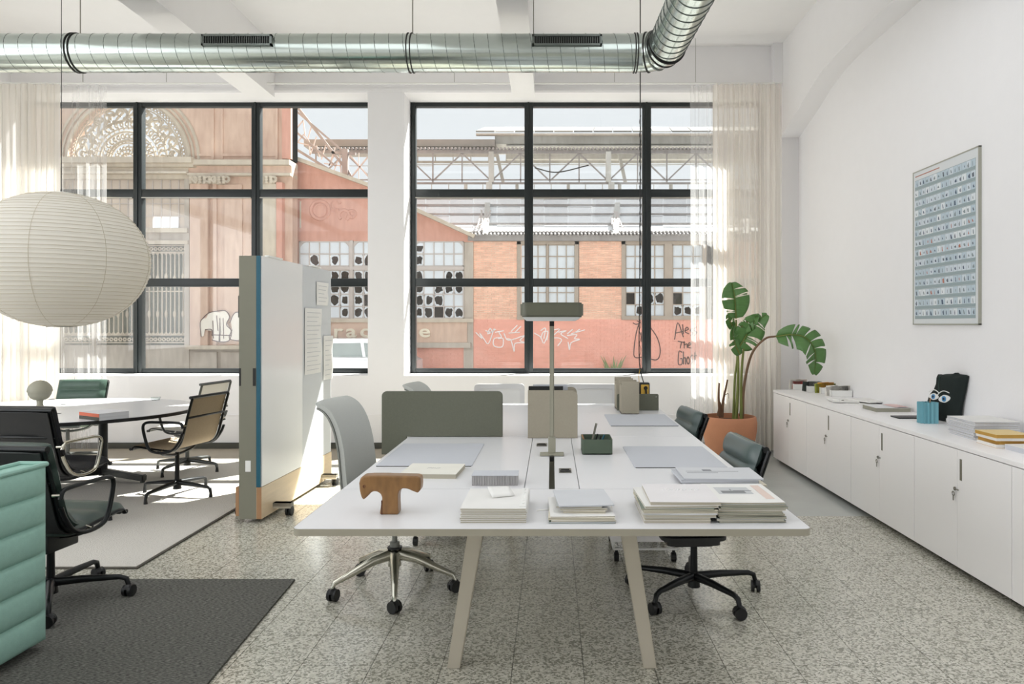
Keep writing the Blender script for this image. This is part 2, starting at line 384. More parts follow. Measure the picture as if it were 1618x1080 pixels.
def bez(pts, n=8):
    # Catmull-Rom through the points
    P = [Vector(p) for p in pts]; P = [P[0] * 2 - P[1]] + P + [P[-1] * 2 - P[-2]]; out = []
    for i in range(1, len(P) - 2):
        for k in range(n):
            t = k / n
            out.append(.5 * ((2 * P[i]) + (-P[i - 1] + P[i + 1]) * t + (2 * P[i - 1] - 5 * P[i] + 4 * P[i + 1] - P[i + 2]) * t * t + (-P[i - 1] + 3 * P[i] - 3 * P[i + 1] + P[i + 2]) * t ** 3))
    out.append(P[-2]); return out

# ================================================================ THE ROOM
YB, YW, CEIL = 8.48, 8.9, 4.7          # face of the window wall, plane of the window frames, ceiling
XL, XR, YR = -9.0, 2.886, -5.0
SILL, HEAD = .85, 4.16
# floor: grout bed, terrazzo tiles, smooth concrete strip
bed = MB().box(XL, XR, YR, YB, -.15, -.004).build('floor', M['skirting'], kind='structure')
TX, TY, TP = -.167, 3.085, .3
tile_me = None; cand = []
for i in range(-30, 11):
    for j in range(-27, 15):
        x0, y0 = TX + i * TP, TY + j * TP
        if x0 + TP < XL or x0 > XR - .02 or y0 < YR: continue
        if x0 >= .7 and y0 > 5.3: continue
        x1 = min(x0 + TP, XR)
        cx, cy = (x0 + x1) / 2, y0 + .15
        px, py = (CX + F * cx / max(cy, .1), CY + F * H / max(cy, .1))
        vis = cy > 1 and -20 < px < 1640 and py < 1100 and not (cx < -1.45 and cy < 4.0) and not (cx < -2.55 and cy < 7.5) and cx < 2.4
        cand.append((vis, cy, x0, y0, x1))
vis = sorted([c for c in cand if c[0]], key=lambda c: c[1])[:298]
vs = set((c[2], c[3]) for c in vis)
rest = MB()
for c in cand:
    _, _, x0, y0, x1 = c; g = .0013
    if (x0, y0) in vs and x1 - x0 > TP - .001:
        if tile_me is None:
            t = MB().box(-TP / 2 + g, TP / 2 - g, -TP / 2 + g, TP / 2 - g, -.02, 0).build('tile', M['terrazzo'], bed, smooth=0); tile_me = t.data
        else:
            t = bpy.data.objects.new('tile', tile_me); COL.objects.link(t); t.parent = bed
        t.location = (x0 + TP / 2, y0 + TP / 2, random.uniform(-.0008, 0))
    else: rest.box(x0 + g, x1 - g, y0 + g, y0 + TP - g, -.02, 0)
rest.build('outer_tiles', M['terrazzo'], bed, kind='stuff', smooth=0)
MB().box(TX + 3 * TP, XR, TY + 8 * TP, YB, -.02, -.001).build('concrete_strip', M['concrete'], bed, smooth=0)
MB().box(XL, TX + 3 * TP - .003, TY + 15 * TP, YB, -.02, -.001).build('screed_strip', M['screed'], bed, smooth=0)
MB().box(XL, XR, YR, YB + .4, CEIL, CEIL + .15).build('ceiling', M['ceiling'], kind='structure', smooth=0)
# window wall with two openings
b = MB()
b.box(XL, XR, YB, YB + .5, -.15, SILL)
b.box(XL, XR, YB, YB + .5, HEAD, CEIL + .1)
b.box(XL, -6.5, YB, YB + .5, SILL, HEAD); b.box(-2.153, -1.73, YB, YB + .5, SILL, HEAD); b.box(2.605, XR, YB, YB + .5, SILL, HEAD)
b.build('wall_back', M['wall'], kind='structure', smooth=0)
MB().box(XR, XR + .2, YR, YB + .5, -.15, CEIL + .1).build('wall_right', M['wall'], kind='structure', smooth=0)
# the side away from the photograph: wall with high windows, plain wall behind the camera
b = MB()
b.box(XL - .2, XL, YR, YB + .5, -.15, .9); b.box(XL - .2, XL, YR, YB + .5, 4.2, CEIL + .1)
for y in (-5, -1.2, 2.6, 6.4): b.box(XL - .2, XL, y, y + .6, .9, 4.2)
b.box(XL - .2, XL, 8.0, 8.98, .9, 4.2)
b.build('wall_left', M['wall'], kind='structure', smooth=0)
b = MB()
b.box(XL, XR, YR - .2, YR, -.15, CEIL + .1)
b.build('wall_front', M['wall'], kind='structure', smooth=0)
# ceiling beams
for x0, x1 in ((-9.0, -8.7), (-6.64, -6.33), (-3.55, -3.24), (-.46, -.2)):
    MB().box(x0, x1, YR, YB, 4.1, CEIL).build('ceiling_beam', M['ceiling'], kind='structure', smooth=0)
prof = [(YR, 3.98), (6.2, 3.98), (6.8, 3.975), (7.15, 3.95), (7.5, 3.88), (7.8, 3.79), (8.2, 3.69), (YB, 3.63), (YB, CEIL), (YR, CEIL)]
MB().prism(prof, 'x', 2.668, XR).build('haunched_beam', M['wall'], kind='structure', smooth=20)
MB().box(2.56, 2.668, YB - .1, YB, 4.2, CEIL).build('trim_1', M['wall'], kind='structure', smooth=0)
MB().box(XL, 2.62, YB - .02, YB, 4.17, 4.20).build('trim_2', M['wall'], kind='structure', smooth=0)
MB().box(XL, 2.6, YB - .018, YB, 0, .068).build('baseboard_back', M['skirting'], kind='structure', smooth=0)
MB().box(XL, 1.6, YB - .012, YB, .385, .395).build('trim_3', M['wall'], kind='structure', smooth=0)
# curtain rail hung from thin rods
r = empty('curtain_rail', (0, 8.25, 4.19), label='white curtain rail hanging on thin rods above the windows', cat='curtain rail')
MB().box(-6.6, 2.62, -.012, .012, -.008, .008).build('rail', M['white'], r)
for px in (263, 718, 971, 1099, 131): 
    x = (px - CX) * 8.25 / F
    MB().cyl((x, 0, .008), (x, 0, CEIL - 4.19), .003, n=6).build('hanger', M['nickel'], r)
# windows
XS1 = [-6.508, -5.064, -3.619, -2.16]; XS2 = [-1.725, -.283, 1.161, 2.6]
ZS = [SILL + .03, 1.96, 3.05, HEAD - .02]
def window(n, XS):
    e = empty('window_%d' % n, (0, 0, 0), kind='structure')
    fw = .05
    for i, x in enumerate(XS):
        a = .052 if 0 < i < 3 else .03
        xx = x + (.03 if i == 0 else -.03 if i == 3 else 0)
        bb = MB().box(xx - a, xx + a, YW - .04, YW + .05, SILL, HEAD, .004)
        if 0 < i < 3: bb.box(xx - .012, xx + .006, YW - .052, YW - .04, SILL, HEAD)
        bb.build('mullion', M['black_frame'], e)
    for j, z in enumerate(ZS):
        a = .05 if 0 < j < 3 else .03
        for i in range(3):
            MB().box(XS[i] + (.052 if i else .06), XS[i + 1] - (.052 if i < 2 else .06), YW - .035, YW + .045, z - a, z + a, .004).build('transom', M['black_frame'], e)
    for i in range(3):
        for j in range(3):
            MB().box(XS[i] + .045, XS[i + 1] - .045, YW, YW + .006, ZS[j] + .03, ZS[j + 1] - .03).build('pane', M['glass'], e, smooth=0)
    for i in range(3):
        MB().box(XS[i] + (.06 if i == 0 else .055), XS[i + 1] - (.06 if i == 2 else .055), YW - .055, YW - .04, ZS[2] - .062, ZS[2] - .05).build('drip_bead', M['nickel'], e)
window(1, XS1); window(2, XS2)
# sheer curtains
def curtain(name, x0, x1, y, z0, z1, amp, waves, mt, label, veil=None):
    def fn(u, v):
        x = x0 + (x1 - x0) * u; ph = u * waves * 2 * math.pi
        a = amp * (1 - .35 * v) * (1 + .4 * math.sin(u * 23.1))
        return (x + .012 * math.sin(ph * 2 + v * 2), y + a * math.sin(ph + .7 * math.sin(u * 9) + .4 * v) , z0 + (z1 - z0) * v)
    b = MB(); b.grid(fn, int(waves * 10), 14)
    return b.build(name, mt, label=label, cat='curtain', smooth=180)
e = empty('sheer_curtain', label='cream sheer curtain hanging beside the potted plant, floor to ceiling rail', cat='curtain')
o = curtain('folds', 1.84, 2.61, 8.26, .02, 4.18, .055, 13, M['curtain'], None); o.parent = e; del o['category']
o = curtain('loose_edge', 1.58, 1.86, 8.3, .02, 4.18, .02, 3, M['veil'], None); o.parent = e; del o['category']
e = empty('sheer_curtain', label='cream sheer curtain behind the paper lantern and round table', cat='curtain')
o = curtain('folds', -6.55, -5.62, 8.26, .02, 4.18, .06, 13, M['curtain'], None); o.parent = e; del o['category']
o = curtain('loose_edge', -5.64, -5.12, 8.32, .02, 4.18, .02, 4, M['veil'], None); o.parent = e; del o['category']

# ---------------------------------------------------------------- duct
DY = 6.1; DZ = W(0, 84, DY)[1]; DR = .155
e = empty('ventilation_duct', (0, DY, DZ), label='round galvanised spiral duct crossing under the ceiling and bending forward', cat='duct')
XE = (1008 - CX) * DY / F
MB().cyl((-9, 0, 0), (XE, 0, 0), DR, n=40).build('straight_pipe', M['galv'], e)
hx = []; turns = int((XE + 9) / .117)
for k in range(turns * 24 + 1):
    a = 2 * math.pi * k / 24; hx.append((-9 + .117 * k / 24, DR * math.cos(a), DR * math.sin(a)))
MB().tube(hx, .0028, n=4, up=(1, 0, 0)).build('spiral_seam', M['galv_seam'], e)
for px, w_ in ((122, .03), (649, .03), (1003, .02)):
    x = (px - CX) * DY / F
    b = MB().cyl((x - w_ / 2, 0, 0), (x - w_ / 2 + .008, 0, 0), DR + .008, n=40).cyl((x + w_ / 2, 0, 0), (x + w_ / 2 + .008, 0, 0), DR + .008, n=40)
    b.build('clamp_ring', M['cab_dark'], e)
# segmented elbow toward the camera
cxs = []; Rb = .22
for k in range(5):
    a = R(90 * k / 4 * .93); cxs.append(Vector((XE + Rb * math.sin(a), -Rb * (1 - math.cos(a)), .0)))
P_end = cxs[-1] + Vector((.03, -1.0, 0)).normalized() * 3.2
for k in range(4):
    MB().cyl(cxs[k], cxs[k + 1], DR + (.004 if k % 2 else 0), n=40).build('elbow_segment', M['galv'], e)
for k in (1, 2, 3, 4):
    d = ((cxs[k] - cxs[k - 1]).normalized() + (cxs[min(k + 1, 4)] - cxs[k]).normalized() if k < 4 else (cxs[4] - cxs[3])).normalized()
    MB().cyl(cxs[k] - d * .006, cxs[k] + d * .006, DR + .01, n=40).build('joint_ring', M['cab_dark'] if k != 2 else M['galv_seam'], e)
MB().cyl(cxs[-1], P_end, DR - .003, n=40).build('forward_pipe', M['galv'], e)
dv = (P_end - cxs[-1]).normalized(); sx = Vector((0, 0, 1)).cross(dv).normalized(); uz = Vector((0, 0, 1)); hx = []
for k in range(int(3.1 / .117) * 24):
    a = 2 * math.pi * k / 24; hx.append(cxs[-1] + dv * (.117 * k / 24) + (sx * math.cos(a) + uz * math.sin(a)) * DR)
MB().tube(hx, .0028, n=4, up=tuple(dv)).build('forward_seam', M['galv_seam'], e)
for px0, px1 in ((320, 431), (841, 951)):
    x0, x1 = (px0 - CX) * (DY - .15) / F, (px1 - CX) * (DY - .15) / F; zc = .045
    fr = MB(); y = -DR - .022
    fr.box(x0, x1, y, y + .04, zc + .03, zc + .045); fr.box(x0, x1, y, y + .04, zc - .045, zc - .03)
    fr.box(x0, x0 + .015, y, y + .04, zc - .045, zc + .045); fr.box(x1 - .015, x1, y, y + .04, zc - .045, zc + .045)
    g = fr.build('vent_grille', M['galv_seam'], e)
    MB().box(x0 + .01, x1 - .01, y + .014, y + .018, zc - .035, zc + .035).build('grille_back', M['cab_dark'], g)
    sl = MB(); n = 30
    for i in range(n): 
        xx = x0 + .02 + (x1 - x0 - .04) * i / (n - 1); sl.box(xx - .002, xx + .002, y + .003, y + .0135, zc - .031, zc + .031)
    sl.build('grille_slats', M['galv_seam'], g, kind='stuff')
for px in (127, 652, 843):
    x = (px - CX) * (DY) / F
    MB().cyl((x, -.0, DR if px != 843 else 0), (x, 0, CEIL - DZ), .005, n=8).build('suspension_rod', M['nickel'], e)

# ---------------------------------------------------------------- paper lantern
LY = 5.6; lx, lz = W(97, 411, LY); ra, rz_ = 124 * LY / F, 104.5 * LY / F
e = empty('paper_lantern', (lx, LY, lz), label='large round white paper lantern hanging over the meeting table', cat='lamp')
pr = []
nr = 46
for k in range(nr * 4 + 1):
    t = -math.pi / 2 * .93 + math.pi * .93 * k / (nr * 4)
    rib = .0035 * (1 - abs(math.sin(math.pi * k / 4)))
    sq = math.cos(t); pr.append((ra * (abs(sq) ** .93) + rib, rz_ * math.sin(t) / math.sin(math.pi / 2 * .93)))
MB().lathe(pr, n=56).build('paper_shade', M['lantern'], e, smooth=60)
rb = MB()
for k in range(nr + 1):
    r_, z_ = pr[k * 4]; n = 56; wob = .004 * math.sin(k * 2.3)
    rb.tube([((r_ + .0015) * math.cos(a), (r_ + .0015) * math.sin(a), z_ + wob * math.sin(a + k)) for a in (2 * math.pi * j / n for j in range(n))], .0013, n=4, closed=True)
rb.build('bamboo_ribs', mat('bamboo_rib', (196, 186, 166), .8), e)
sm = MB()
for j in range(8):
    a = 2 * math.pi * (j + .35) / 8
    sm.tube([((r_ + .001) * math.cos(a), (r_ + .001) * math.sin(a), z_) for r_, z_ in pr[::6]], .0018, n=4)
sm.build('paper_seams', mat('paper_seam', (200, 192, 174), .9), e)
MB().cyl((0, 0, rz_ - .004), (0, 0, rz_ + .006), .09, n=24).build('top_ring', M['white'], e)
MB().cyl((0, 0, -rz_ - .004), (0, 0, -rz_ + .004), .1, n=24).build('bottom_ring', M['nickel'], e)
MB().cyl((0, 0, rz_), (0, 0, CEIL - lz), .003, n=8).build('cord', M['black'], e)

# power block hanging on its cable over the far end of the desk
PY = 6.35; px_, pz_ = W(1017, 612, PY)
e = empty('hanging_power_block', (px_, PY, pz_), label='black and yellow power socket block hanging on a black cable over the desk', cat='power socket')
MB().box(-.05, .05, -.04, .04, -.1, .045, .012).build('housing', M['black'], e)
MB().box(-.028, .04, -.046, -.038, -.09, .03, .003).build('front_plate', M['yellow'], e)
MB().cyl((.012, -.052, .0), (.012, -.04, .0), .017, n=20).build('socket', M['black'], e)
MB().tube([(.012, -.05, 0), (.014, -.062, -.03), (.016, -.055, -.08)], .009, n=8).build('plug', M['black'], e)
cb = bez([(.0, 0, .045), (-.02, 0, .12), (-.04, 0, .3), (-.034, 0, 1.0), (-.03, 0, 2.0), (-.03, 0, CEIL - pz_)], 6)
MB().tube(cb, .0045, n=6).build('cable', M['black'], e)
MB().tube([(-.03 + .007 * math.cos(k * 1.1), .007 * math.sin(k * 1.1), .1 + k * .02) for k in range(115)], .002, n=4).build('tie_cord', M['black'], e)
MB().tube([(-.035, 0, .02), (-.045, 0, .1), (-.03, 0, .17)], .003, n=5).build('hook_wire', M['yellow'], e)

# ---------------------------------------------------------------- rugs
def slab(name, pts, z0, z1, m, **k): return MB().prism(pts, 'z', z0, z1).build(name, m, smooth=0, **k)
e = empty('dark_rug', label='charcoal woven rug in the near corner under the green chair', cat='rug')
slab('pile', [(-1.452, 4.10), (-1.30, 1.5), (-4.6, 1.4), (-4.6, 4.10)], .002, .012, M['dark_rug'], parent=e)
e = empty('cream_rug', label='cream flat woven rug with dark edging under the round table', cat='rug')
pts = [(-2.47, 4.31), (-2.50, 7.62), (-8.3, 7.62), (-8.3, 4.31)]
slab('pile', pts, .002, .013, M['light_rug'], parent=e)
slab('edging', [(-2.455, 4.295), (-2.485, 7.635), (-8.31, 7.635), (-8.31, 4.295)], .001, .009, M['rug_edge'], parent=e)

# ---------------------------------------------------------------- wall poster
y0, y1, z0, z1 = 4.87, 5.76, 1.446, 2.65
e = empty('poster', (XR, 0, 0), label='framed poster with rows of tiny blue and grey pictures on white wall', cat='poster')
fm = mat('thin_metal_frame', (196, 196, 184), .35, .4)
MB().box(-.02, 0, y0, y0 + .008, z0, z1).box(-.02, 0, y1 - .008, y1, z0, z1).box(-.02, 0, y0, y1, z0, z0 + .008).box(-.02, 0, y0, y1, z1 - .008, z1).build('frame', mat('frame_olive', (172, 172, 160), .4, .3), e)
MB().box(-.0165, -.004, y0 + .004, y1 - .004, z0 + .004, z1 - .004).build('print', mat('poster_white', (216, 220, 222), .35, var=.01), e, smooth=0)
cols = [(150, 166, 170), (186, 202, 212), (206, 216, 224), (92, 102, 112), (70, 88, 110), (176, 112, 92), (222, 228, 232), (128, 142, 146)]
pm = [mat('poster_ink_%d' % i, c, .5, var=.02) for i, c in enumerate(cols)]
rows = 14; by0, by1, bz0, bz1 = y0 + .04, y1 - .03, z0 + .045, z1 - .07; rh = (bz1 - bz0) / rows
bands = MB(); th = MB(); ink = MB(); rnd = random.Random(3)
for r_ in range(rows):
    zb = bz0 + r_ * rh
    bands.box(-.0172, -.0165, by0, by1, zb, zb + rh * .98, mi=0)
    n = 15; cw = (by1 - by0) / n
    for c in range(n):
        ya = by0 + c * cw; tone = 1 if 3 < r_ < 12 else 2
        th.box(-.0178, -.0172, ya + .002, ya + cw - .002, zb + rh * .3, zb + rh * .93, mi=rnd.choice([0, 0, 1, 1, 2]))
        q = rnd.random()
        cxx, cz = ya + cw * rnd.uniform(.35, .65), zb + rh * .58
        hh, ww = rh * rnd.uniform(.1, .24), cw * rnd.uniform(.07, .26)
        mi = rnd.choice([3, 3, 4, 4, 7, 7, 5 if r_ in (2, 3, 4, 5, 7) else 7])
        ink.prism([(cxx - ww, cz - hh), (cxx + ww * rnd.uniform(.2, 1), cz - hh), (cxx + ww, cz + hh * rnd.uniform(-.2, 1)), (cxx - ww * rnd.uniform(-.4, .8), cz + hh)], 'x', -.0182, -.0178)
        for f in ink.b.faces[-6:] if False else []: pass
bands.build('picture_bands', pm[0], e, smooth=0)
th.build('thumbnails', [pm[1], pm[2], pm[6]], e, kind='stuff', smooth=0)
o = ink.build('thumbnail_ink', [pm[3], pm[4], pm[5], pm[7]], e, kind='stuff', smooth=0)
mi = []; 
for i in range(len(o.data.polygons) // 6): 
    k = rnd.choice([0, 1, 3, 3, 0, 1, 2]) if 30 < i < 130 else rnd.choice([0, 1, 3, 3, 1]); mi += [k] * 6
o.data.polygons.foreach_set('material_index', mi)
MB().box(-.0178, -.0168, y0 + .5, y1 - .035, z1 - .045, z1 - .038).build('title_line', pm[5], e, smooth=0)
# ================================================================ CABINETS ON THE WALL SIDE
CXF, CH = 2.358, .753
PO = .01
def make_cabinet():
    e = empty('storage_cabinet')
    # local: front at x=0, cabinet runs y 0..1 (width), depth to +x
    b = MB().box(.02, .52, .002, .998, .045, .72)
    b.build('body', M['cab'], e, smooth=0)
    MB().box(.06, .5, .02, .98, .0, .045).build('plinth', M['cab_dark'], e, smooth=0)
    for k, (a, c) in enumerate(((.003, .4985), (.5015, .997))):
        d = MB().box(0, .019, a, c, .04, .722, .0015).build('door', M['cab'], e, smooth=0)
        if k == 0:
            yy = .4985 - .038
            MB().box(-.002, .003, yy - .010, yy + .010, .55, .672).build('handle', M['slot'], d, smooth=0)
        else:
            yy = .56 - .04
            b = MB().cyl((-.006, yy, .49), (.002, yy, .49), .011, n=14).bar((-.008, yy - .045, .492), (-.008, yy + .004, .492), .005, .006)
            b.build('lock', M['nickel'], d)
            b = MB().tube([(-.012, yy + .011 * math.cos(t) , .462 + .013 * math.sin(t)) for t in (i * math.pi / 5 for i in range(10))], .003, n=5, closed=True)
            b.bar((-.012, yy, .452), (-.012, yy, .422), .004, .006)
            b.build('key', M['nickel'], d)
    return e
locs = {0: 'at the far end under the small sample boxes', 1: 'under the loose papers and thick white book', 2: 'under the teal vase and dark bag', 3: 'under the pile of ochre books', 4: 'cut off by the picture edge, next to the ochre books'}
cab = None
for k in range(6):
    y = 2702.0 / F * .0 + (7.72 - (k + 1) * 1.0)
    if cab is None: cab = make_cabinet(); c = cab
    else: c = copy_tree(cab)
    c.location = (CXF, y, 0)
    lab = 'white two-door storage cabinet ' + locs.get(k, 'ending the row, beyond the picture edge')
    tag(c, lab, 'cabinet', 'white storage cabinets in a row')
MB().box(CXF - .002, XR - .005, 1.715, 7.725, .727, CH, .002).build('cabinet_top', M['cab'], label='long continuous white worktop over the row of cabinets', cat='worktop', smooth=0)

# ================================================================ THE BENCH DESK
DT = .74
e = empty('bench_desk', label='long white shared office desk with slanted legs in the middle', cat='desk')
desk = e
def top(name, x0, x1, y0, y1, r=.03, corners=(1, 1, 1, 1)):
    b = MB().prism(rrect(x0, x1, y0, y1, r, 5, corners), 'z', DT - .026, DT, .0015)
    o = b.build(name, [M['desk']], e, smooth=30); 
    # a thin edge band of its own colour
    return o
def edge_band(x0, x1, y0, y1, r, corners):
    outer = rrect(x0 - .001, x1 + .001, y0 - .001, y1 + .001, r, 5, corners)
    b = MB(); n = len(outer)
    A = [b._v((p[0], p[1], DT - .0255)) for p in outer]; B = [b._v((p[0], p[1], DT - .001)) for p in outer]
    for i in range(n): b.b.faces.new((A[i], A[(i + 1) % n], B[(i + 1) % n], B[i]))
    b.build('edge_band', M['desk_edge'], e)
X0, X1 = -.905, .905
top('end_top', X0, X1, 2.52, 3.127, .03, (1, 0, 0, 1)); edge_band(X0, X1, 2.52, 3.127, .03, (1, 0, 0, 1))
top('desk_top', X0, -.121, 3.131, 4.6, .002); top('desk_top', .121, X1, 3.131, 4.6, .002)
top('desk_top', X0, -.121, 4.603, 6.5, .002); top('desk_top', .121, X1, 4.603, 6.5, .002)
for a, c in ((-.118, -.013), (.013, .118)):
    top('spine_cover', a, c, 3.131, 4.6, .002); top('spine_cover', a, c, 4.603, 6.5, .002)
MB().box(-.02, .02, 3.13, 6.5, .64, .66).build('cable_tray', M['boardend'], e, smooth=0)
for y in (3.16, 6.2):
    MB().box(-.5, .5, y - .02, y + .02, .65, .713).build('cross_rail', M['legwhite'], e, smooth=0)
for x in (-.55, .55): MB().box(x - .02, x + .02, 3.1, 6.2, .67, .713).build('long_rail', M['legwhite'], e, smooth=0)
for y in (3.09, 6.25):
    for s in (-1, 1):
        b = MB(); w0, w1 = .034, .027
        poly = [(s * (.30 - w0), .713), (s * (.30 + w0), .713), (s * (.415 + w1), 0), (s * (.415 - w1), 0)]
        b.prism(poly, 'y', y - .035, y + .035, .003); b.build('leg', M['legwhite'], e)

# things on the desk
def pad(x0, x1, y0, y1, label):
    b = MB().prism(rrect(x0, x1, y0, y1, .012), 'z', DT + .0003, DT + .004)
    o = empty('desk_pad', label=label, cat='desk pad', group='grey desk pads'); b.build('mat', M['pad_grey'], o, smooth=0)
    MB().box(x0 + .004, x1 - .004, y0 - .0025, y0 - .0003, DT + .0003, DT + .0035).build('near_edge', M['skirting'], o, smooth=0)
pad(-.88, -.40, 3.62, 4.30, 'light grey desk pad in front of the wide olive screen')
pad(.41, .87, 3.585, 4.20, 'light grey desk pad behind the stacks, partly under loose newspapers')
pad(.41, .885, 5.05, 5.69, 'light grey desk pad below the beige upright file boxes')

def stack_book(name, x, y, z, w, d, h, rz, cover, pages, label, cat, group, sag=0., coverless=False):
    e = empty(name, (x, y, z), rz, label, cat, group)
    ct = min(.0012, h * .12)
    b = MB()
    def fn(sg):
        zz = ct if sg < 0 else h - ct
        def f(u, v):
            s_ = sag * (2 * u - 1) ** 2
            return (-w / 2 + w * u, -d / 2 + d * v, zz + s_ + (.0 if sg < 0 else 0))
        return f
    b.shell(fn(1), fn(-1), 8, 2); b.build('pages', pages, e, smooth=30)
    if not coverless:
        for lo, hi in ((0, ct), (h - ct, h)):
            b = MB()
            def f(zv):
                def g(u, v):
                    return (-w / 2 - .0015 + (w + .003) * u, -d / 2 - .0015 + (d + .003) * v, zv + sag * (2 * u - 1) ** 2)
                return g
            b.shell(f(hi), f(lo), 8, 1); b.build('cover', cover, e, smooth=30)
    return e
ORD = ['topmost', 'second from top', 'third from top', 'fourth from top', 'fifth from top', 'sixth from top', 'seventh from top', 'eighth from top', 'ninth from top', 'tenth from top', 'eleventh from top', 'twelfth from top', 'thirteenth from top', 'fourteenth from top']
def pile(x, y, z, items, where, group, kind='magazine', sag=0.):
    """items bottom to top: (w, d, h, dx, dy, rz, cover, pages)"""
    n = len(items)
    last = None
    for i, (w, d, h, dx, dy, rz, cv, pg) in enumerate(items):
        last = stack_book(kind, x + dx, y + dy, z, w, d, h - .0004, rz, cv, pg, '%s %s, %s in the pile %s' % (cv['w'], kind, ORD[n - 1 - i], where), kind, group, sag)
        z += h
    return z, last
def cm(name, col, word, **k):
    m = mat(name, col, k.pop('rough', .55), **k); m['w'] = word; return m
c_white = cm('cover_white', (232, 231, 228), 'white'); c_cream = cm('cover_cream', (222, 216, 198), 'cream'); c_grey = cm('cover_grey', (186, 188, 186), 'pale grey')
c_sage = cm('cover_sage', (120, 130, 118), 'grey-green'); c_blush = cm('cover_blush', (228, 225, 226), 'blush white'); c_dark = cm('cover_dark', (70, 76, 74), 'dark grey')
c_yell = cm('cover_ochre', (196, 158, 86), 'ochre'); c_ycream = cm('cover_pale_ochre', (226, 200, 140), 'pale ochre'); c_or = cm('cover_salmon', (206, 110, 84), 'salmon')
c_silver = cm('cover_silver', (190, 192, 198), 'silver grey'); c_news = cm('newsprint', (204, 206, 210), 'newsprint grey')
pgs, pgc = M['pages'], M['pages_cool']
rn = random.Random(11)
# pile A: even white booklets with a clamp strip
items = [(.234, .31, .0066, rn.uniform(-.002, .002), rn.uniform(-.003, .003), R(rn.uniform(-.5, .5)), c_white, pgs) for _ in range(8)]
items = [it[:3] + (it[3] + rn.uniform(-.003, .003), it[4]) + it[5:] for it in items]
zA, _ = pile(-.208, 2.745, DT, items, 'beside the wooden figure', 'white booklets near the desk edge', 'booklet', .0003)
b = MB().box(-.117, -.094, 2.61, 2.9, zA, zA + .0025)
for k in range(5): b.cyl((-.105, 2.65 + k * .055, zA + .0025), (-.105, 2.65 + k * .055, zA + .005), .004, n=8)
b.build('binding_strip', M['white'], label='white perforated binding strip lying on the even white booklets', cat='binding strip')
b = MB().grid(lambda u, v: (.09 * (u - .5), .055 * (v - .5), .004 + .03 * v * (1 - .2 * u)), 6, 3)
o = b.build('small_card', M['paper'], label='small tilted white card on top of the white booklets', cat='card', loc=(-.195, 2.78, zA), rz=R(24))
o.modifiers.new('t', 'SOLIDIFY').thickness = .0015
# pile B
items = [(.235, .3, .006, .0, .0, 0, c_sage, pgc), (.23, .3, .006, .004, 0, R(1), c_white, pgs), (.234, .3, .009, 0, 0, R(-1), c_cream, pgs), (.23, .29, .004, -.002, 0, R(2), c_white, pgs),
         (.15, .21, .008, .015, .0, R(-3), c_cream, pgs), (.17, .2, .009, .005, 0, R(2), c_white, pgs), (.165, .2, .007, -.005, .0, R(-2), c_grey, pgs), (.2, .25, .005, .008, .02, R(5), c_news, pgc)]
pile(.108, 2.735, DT, items, 'before the desk lamp', 'mixed magazines in front of the desk lamp', 'magazine', .0006)
o = MB().prism([(-.03, -.01), (.03, 0), (-.02, .012)], 'z', 0, .002).build('paper_scrap', M['paper'], label='small torn paper scrap on desk between two piles', cat='paper', loc=(-.03, 2.77, DT + .0005), rz=.2)
# pile C
items = [(.235, .3, .011, .0, .0, 0, c_blush, pgs), (.232, .3, .010, .004, .0, R(-1), c_cream, pgs), (.25, .31, .012, .01, 0, R(1), c_grey, pgs), (.262, .31, .005, .012, 0, R(-1), c_white, pgc),
         (.262, .31, .010, .01, 0, R(.6), c_cream, pgs), (.255, .31, .007, .006, 0, R(-1.6), c_sage, pgs), (.262, .30, .008, .012, 0, R(2), c_white, pgs), (.25, .29, .013, .034, .0, R(-1), c_blush, pgs)]
zC, t = pile(.447, 2.735, DT, items, 'under the blush white book', 'magazines piled under the blush white book', 'magazine', .0005)
b = MB()
def stroke_text(b, x, y, z, s, word):
    for i in range(word):
        xx = x + i * s * .7
        b.tube([(xx, y, z), (xx + s * .2, y + s * .8, z), (xx + s * .35, y + s * .2, z), (xx + s * .55, y + s * .7, z)], s * .05, n=4)
stroke_text(b, -.06, .03, .0135, .035, 6); b.build('cover_lettering', mat('pale_ink', (246, 246, 246), .5), t)
# pile D
items = [(.238, .3, .0072, rn.uniform(-.003, .003), 0, R(rn.uniform(-1, 1)), c, pgs) for c in (c_sage, c_grey, c_sage, c_cream, c_sage, c_cream, c_white, c_sage, c_sage, c_white)]
items = [(w_, d_, h_, dx + i * .0012 + rn.uniform(-.006, .006), dy + rn.uniform(-.006, .004), rz + R(rn.uniform(-1.2, 1.2)), c, p) for i, (w_, d_, h_, dx, dy, rz, c, p) in enumerate(items)]
zD, t = pile(.71, 2.745, DT, items, 'at the desk corner', 'magazines piled at the desk corner', 'magazine', .0012)
b = MB().box(-.085, .045, -.02, .09, .0072, .0078); b.build('cover_picture', mat('grey_ink', (196, 198, 200), .6), t, smooth=0)
b = MB().box(-.07, .02, -.01, .03, .0078, .0082).box(-.02, .05, .03, .036, .0078, .0082).box(-.03, -.026, .036, .06, .0078, .0082); b.build('picture_detail', mat('mid_grey_ink', (128, 130, 132), .6), t, smooth=0)
b = MB().box(.068, .1, -.1, .12, .0078, .0084); b.build('cover_stripe', mat('blush_ink', (222, 202, 192), .6), t, smooth=0)
